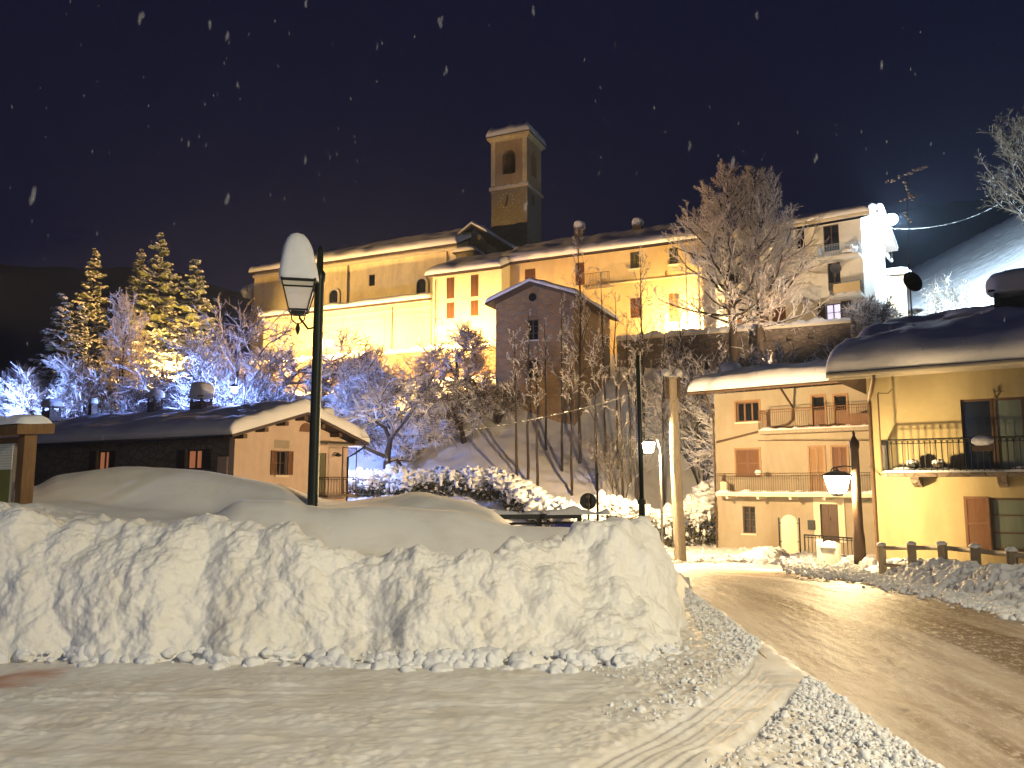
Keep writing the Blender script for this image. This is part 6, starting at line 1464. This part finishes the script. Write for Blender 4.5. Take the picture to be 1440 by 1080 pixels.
cable('cable', D(1225, 318, 62), D(1405, 287, 70), 1.0, .008, M['grey_metal'], 'snow covered wire running from the pale house to the tree at the right edge', 70, 4)
cable('cable', D(1222, 655, 23.7), D(1262, 690, 24.0), -.02, .01, M['black_metal'], 'thin cable on the front wall of the yellow house by its downpipe')
# snow laden roof antenna
e = empty('roof_antenna', D(1278, 440, 34), 'tall roof antenna with snow clinging to its tilted arms against the sky', 'antenna'); b0 = Vector(e.location)
ms, arms, sn = MB(), MB(), MB()
tp_ = D(1276, 246, 34) - b0; ms.tube([(0, 0, 0), tp_], .015, 6)
def rel(x, y): return D(x, y, 34) - b0
for (x0, y0, x1, y1) in ((1246, 257, 1303, 234), (1258, 284, 1298, 272), (1262, 298, 1290, 292)): arms.tube([rel(x0, y0), rel(x1, y1)], .012, 5)
R = random.Random(5)
for (x0, y0, x1, y1, n) in ((1246, 257, 1303, 234, 26), (1272, 256, 1282, 282, 12), (1266, 283, 1296, 273, 10), (1272, 300, 1280, 312, 4)):
    for i in range(n):
        t = R.random(); q = rel(x0, y0).lerp(rel(x1, y1), t); sn.lump(tuple(q + Vector((R.gauss(0, .025), 0, .015 + R.gauss(0, .03)))), (R.uniform(.03, .1), .04, R.uniform(.025, .06)), i, 1, .5)
ms.build('mast', M['grey_metal'], e); arms.build('arms', M['grey_metal'], e); tag(sn.build('snow_layer', M['snow_lump'], e, True), kind='stuff')
# round sign seen from behind, thin pole, railing, bin
dS = 19.0; p = D(828, 760, dS); g0 = gz(p.x, p.y); c = D(828, 705, dS)
e = empty('road_sign', (p.x, p.y, g0), 'round road sign seen from its dark back, on a thin post before the hedge', 'road sign')
MB().tube([(0, 0, 0), (0, 0, c.z - g0 + .16)], .025, 8).build('post', M['rust_metal'], e)
o = MB().lathe([(.01, 0), (.19, 0), (.195, .012), (.19, .024), (.01, .024)], k=36).build('sign_disc', M['black_metal'], e); o.location = (0, .04, c.z - g0); o.rotation_euler = (-PI / 2, 0, 0)
MB().box(-.04, .04, .0, .035, c.z - g0 - .1, c.z - g0 - .05).box(-.04, .04, .0, .035, c.z - g0 + .08, c.z - g0 + .13).build('clamp', M['grey_metal'], e)
p = D(841, 760, 18.6); g0 = gz(p.x, p.y); e = empty('marker_pole', (p.x, p.y, g0), 'thin black snow marker pole right of the round road sign', 'pole'); zt_ = D(841, 669, 18.6).z - g0
MB().tube([(0, 0, 0), (0, 0, zt_)], .028, 8).build('pole', M['black_metal'], e, True); MB().lathe([(.045, 0), (.05, .03), (.03, .06)], (0, 0, zt_), 8).build('cap', M['black_metal'], e)
p0, p1 = D(640, 722, 17.5), D(858, 722, 18.3); g0 = gz(p0.x, p0.y)
e = empty('parapet_railing', (p0.x, p0.y, g0), 'dark horizontal railing with snow on its top beam, left of the round sign', 'railing', math.atan2(p1.y - p0.y, p1.x - p0.x)); Lr = (p1 - p0).length; zt_ = p0.z - g0
MB().box(0, Lr * .8, -.1, .1, zt_ - .13, zt_ - .03).build('top_beam', M['black_metal'], e); MB().tube([(0, 0, zt_ - .24), (Lr, 0, zt_ - .22)], .03, 6).build('rail', M['black_metal'], e)
for k in range(4): MB().box(Lr * .26 * k, Lr * .26 * k + .09, -.04, .04, 0, zt_ - .131).build('post', M['black_metal'], e)
snow_strip(e, 0, Lr * .55, -.12, .12, zt_ - .03, .08, 3); snow_strip(e, Lr * .57, Lr, -.12, .12, zt_ - .05, .12, 6)
p = D(790, 748, 21); g0 = gz(p.x, p.y); zt_ = D(790, 736, 21).z - g0; e = empty('blue_bin', (p.x, p.y, g0), 'blue waste bin with a snowy lid half hidden behind the bank', 'bin', .2)
mb_, nt, b = newmat('blue_plastic'); b.inputs['Base Color'].default_value = (.02, .035, .35, 1); b.inputs['Roughness'].default_value = .4
bb = MB(); bb.v = [(-.18, -.18, 0), (.18, -.18, 0), (.18, .18, 0), (-.18, .18, 0), (-.24, -.24, zt_), (.24, -.24, zt_), (.24, .24, zt_), (-.24, .24, zt_)]
for q in ((0, 3, 2, 1), (4, 5, 6, 7), (0, 1, 5, 4), (1, 2, 6, 5), (2, 3, 7, 6), (3, 0, 4, 7)): bb.face(q)
bb.build('body', mb_, e, bevel=.02); MB().box(-.26, .26, -.26, .26, zt_ + .001, zt_ + .05).build('lid', mb_, e, bevel=.015)
MB().lump((0, 0, zt_ + .09), (.25, .25, .09), 2, 3, .15).build('snow_cap', M['snow_lump'], e, True); MB().box(-.07, .07, -.246, -.24, zt_ - .2, zt_ - .08).build('sticker', M['w_white'], e)
# wooden fence along the road
posts = [(1227, 767, 1), (1268, 766, 1), (1310, 766, 1), (1355, 770, 1), (1405, 775, 1), (1462, 782, 1), (1530, 790, 1)]
B0, B1 = Vector((7.85, 18.7, 0)), Vector((8.35, 13.2, 0))
e = None; pp = []
for x, y, _ in posts:
    k = (x - 720) / F / CP; d = B1 - B0; t = (k * B0.y - B0.x) / (d.x - k * d.y); P = B0 + d * t; pp.append((P.x, P.y, D(x, y, P.y).z))
e = empty('wooden_fence', (pp[0][0], pp[0][1], 0), 'rustic wooden post and rail fence above the chunky snow bank, before the yellow house', 'fence'); o0 = Vector((pp[0][0], pp[0][1], 0))
for x, y, z in pp:
    MB().tube([(x - o0.x, y - o0.y, -.9), (x - o0.x, y - o0.y, z)], .085, 9).build('post', M['grey_wood'], e, True)
    sn = MB().lump((x - o0.x, y - o0.y, z + .02), (.09, .09, .05), int(x * 10), 2, .3).build('snow_cap', M['snow_lump'], e, True)
for (a, b) in zip(pp[:-1], pp[1:]):
    MB().tube([(a[0] - o0.x + .03, a[1] - o0.y, a[2] - .06), (b[0] - o0.x + .03, b[1] - o0.y, b[2] - .06)], .042, 8).build('rail', M['grey_wood'], e, True)
    MB().tube([(a[0] - o0.x + .03, a[1] - o0.y, a[2] - .42), (b[0] - o0.x + .03, b[1] - o0.y, b[2] - .42)], .04, 8).build('rail', M['grey_wood'], e, True)
# snowfall
rs = np.random.RandomState(12)
m, nt, b = newmat('falling_flake'); b.inputs['Base Color'].default_value = (.75, .77, .82, 1); b.inputs['Alpha'].default_value = .045; b.inputs['Roughness'].default_value = .9
fk = MB(); known = [(197, 25, 7), (295, 35, 6), (320, 50, 6), (620, 30, 7), (627, 100, 5), (750, 15, 5), (45, 275, 9), (320, 280, 7), (970, 205, 5), (1065, 22, 5), (1030, 228, 7), (1240, 92, 5), (1148, 222, 5), (265, 202, 4), (335, 120, 4), (865, 62, 4), (530, 65, 4), (740, 290, 6), (1000, 560, 5), (430, 5, 5), (430, 225, 5), (740, 590, 5)]
for i in range(330):
    if i < len(known): x, y, s_ = known[i]
    else: x, y, s_ = rs.uniform(0, 1440), rs.uniform(0, 620) ** 1.0, rs.uniform(.7, 2.4)
    d = rs.uniform(3.5, 9) if s_ > 4 else rs.uniform(5, 16); p = D(x, y, d); r = s_ * .6 / F * d
    for k in range(3): fk.lump(tuple(p + Vector((rs.normal(0, .3), rs.normal(0, .3), (k - 1) * 1.2)) * r), (r * .6, r * .6, r * rs.uniform(1.1, 1.7)), i * 3 + k, 1, .5)
tag(fk.build('falling_snow', m, None, True), kind='stuff')
# ------------------------------------------------------------------ snowy air
m = bpy.data.materials.new('snowy_air'); m.use_nodes = True; nt = m.node_tree; nt.nodes.clear()
o = N(nt, 'ShaderNodeOutputMaterial'); pv = N(nt, 'ShaderNodeVolumePrincipled'); pv.inputs['Color'].default_value = (.6, .75, 1, 1); pv.inputs['Density'].default_value = .0004
pv.inputs['Anisotropy'].default_value = .45
nt.links.new(pv.outputs[0], o.inputs['Volume'])
hz = MB().box(-1750, 1750, -60, 800, -20, 330).build('haze', m); tag(hz, kind='stuff')
S.cycles.volume_bounces = 0; S.cycles.volume_step_rate = 5
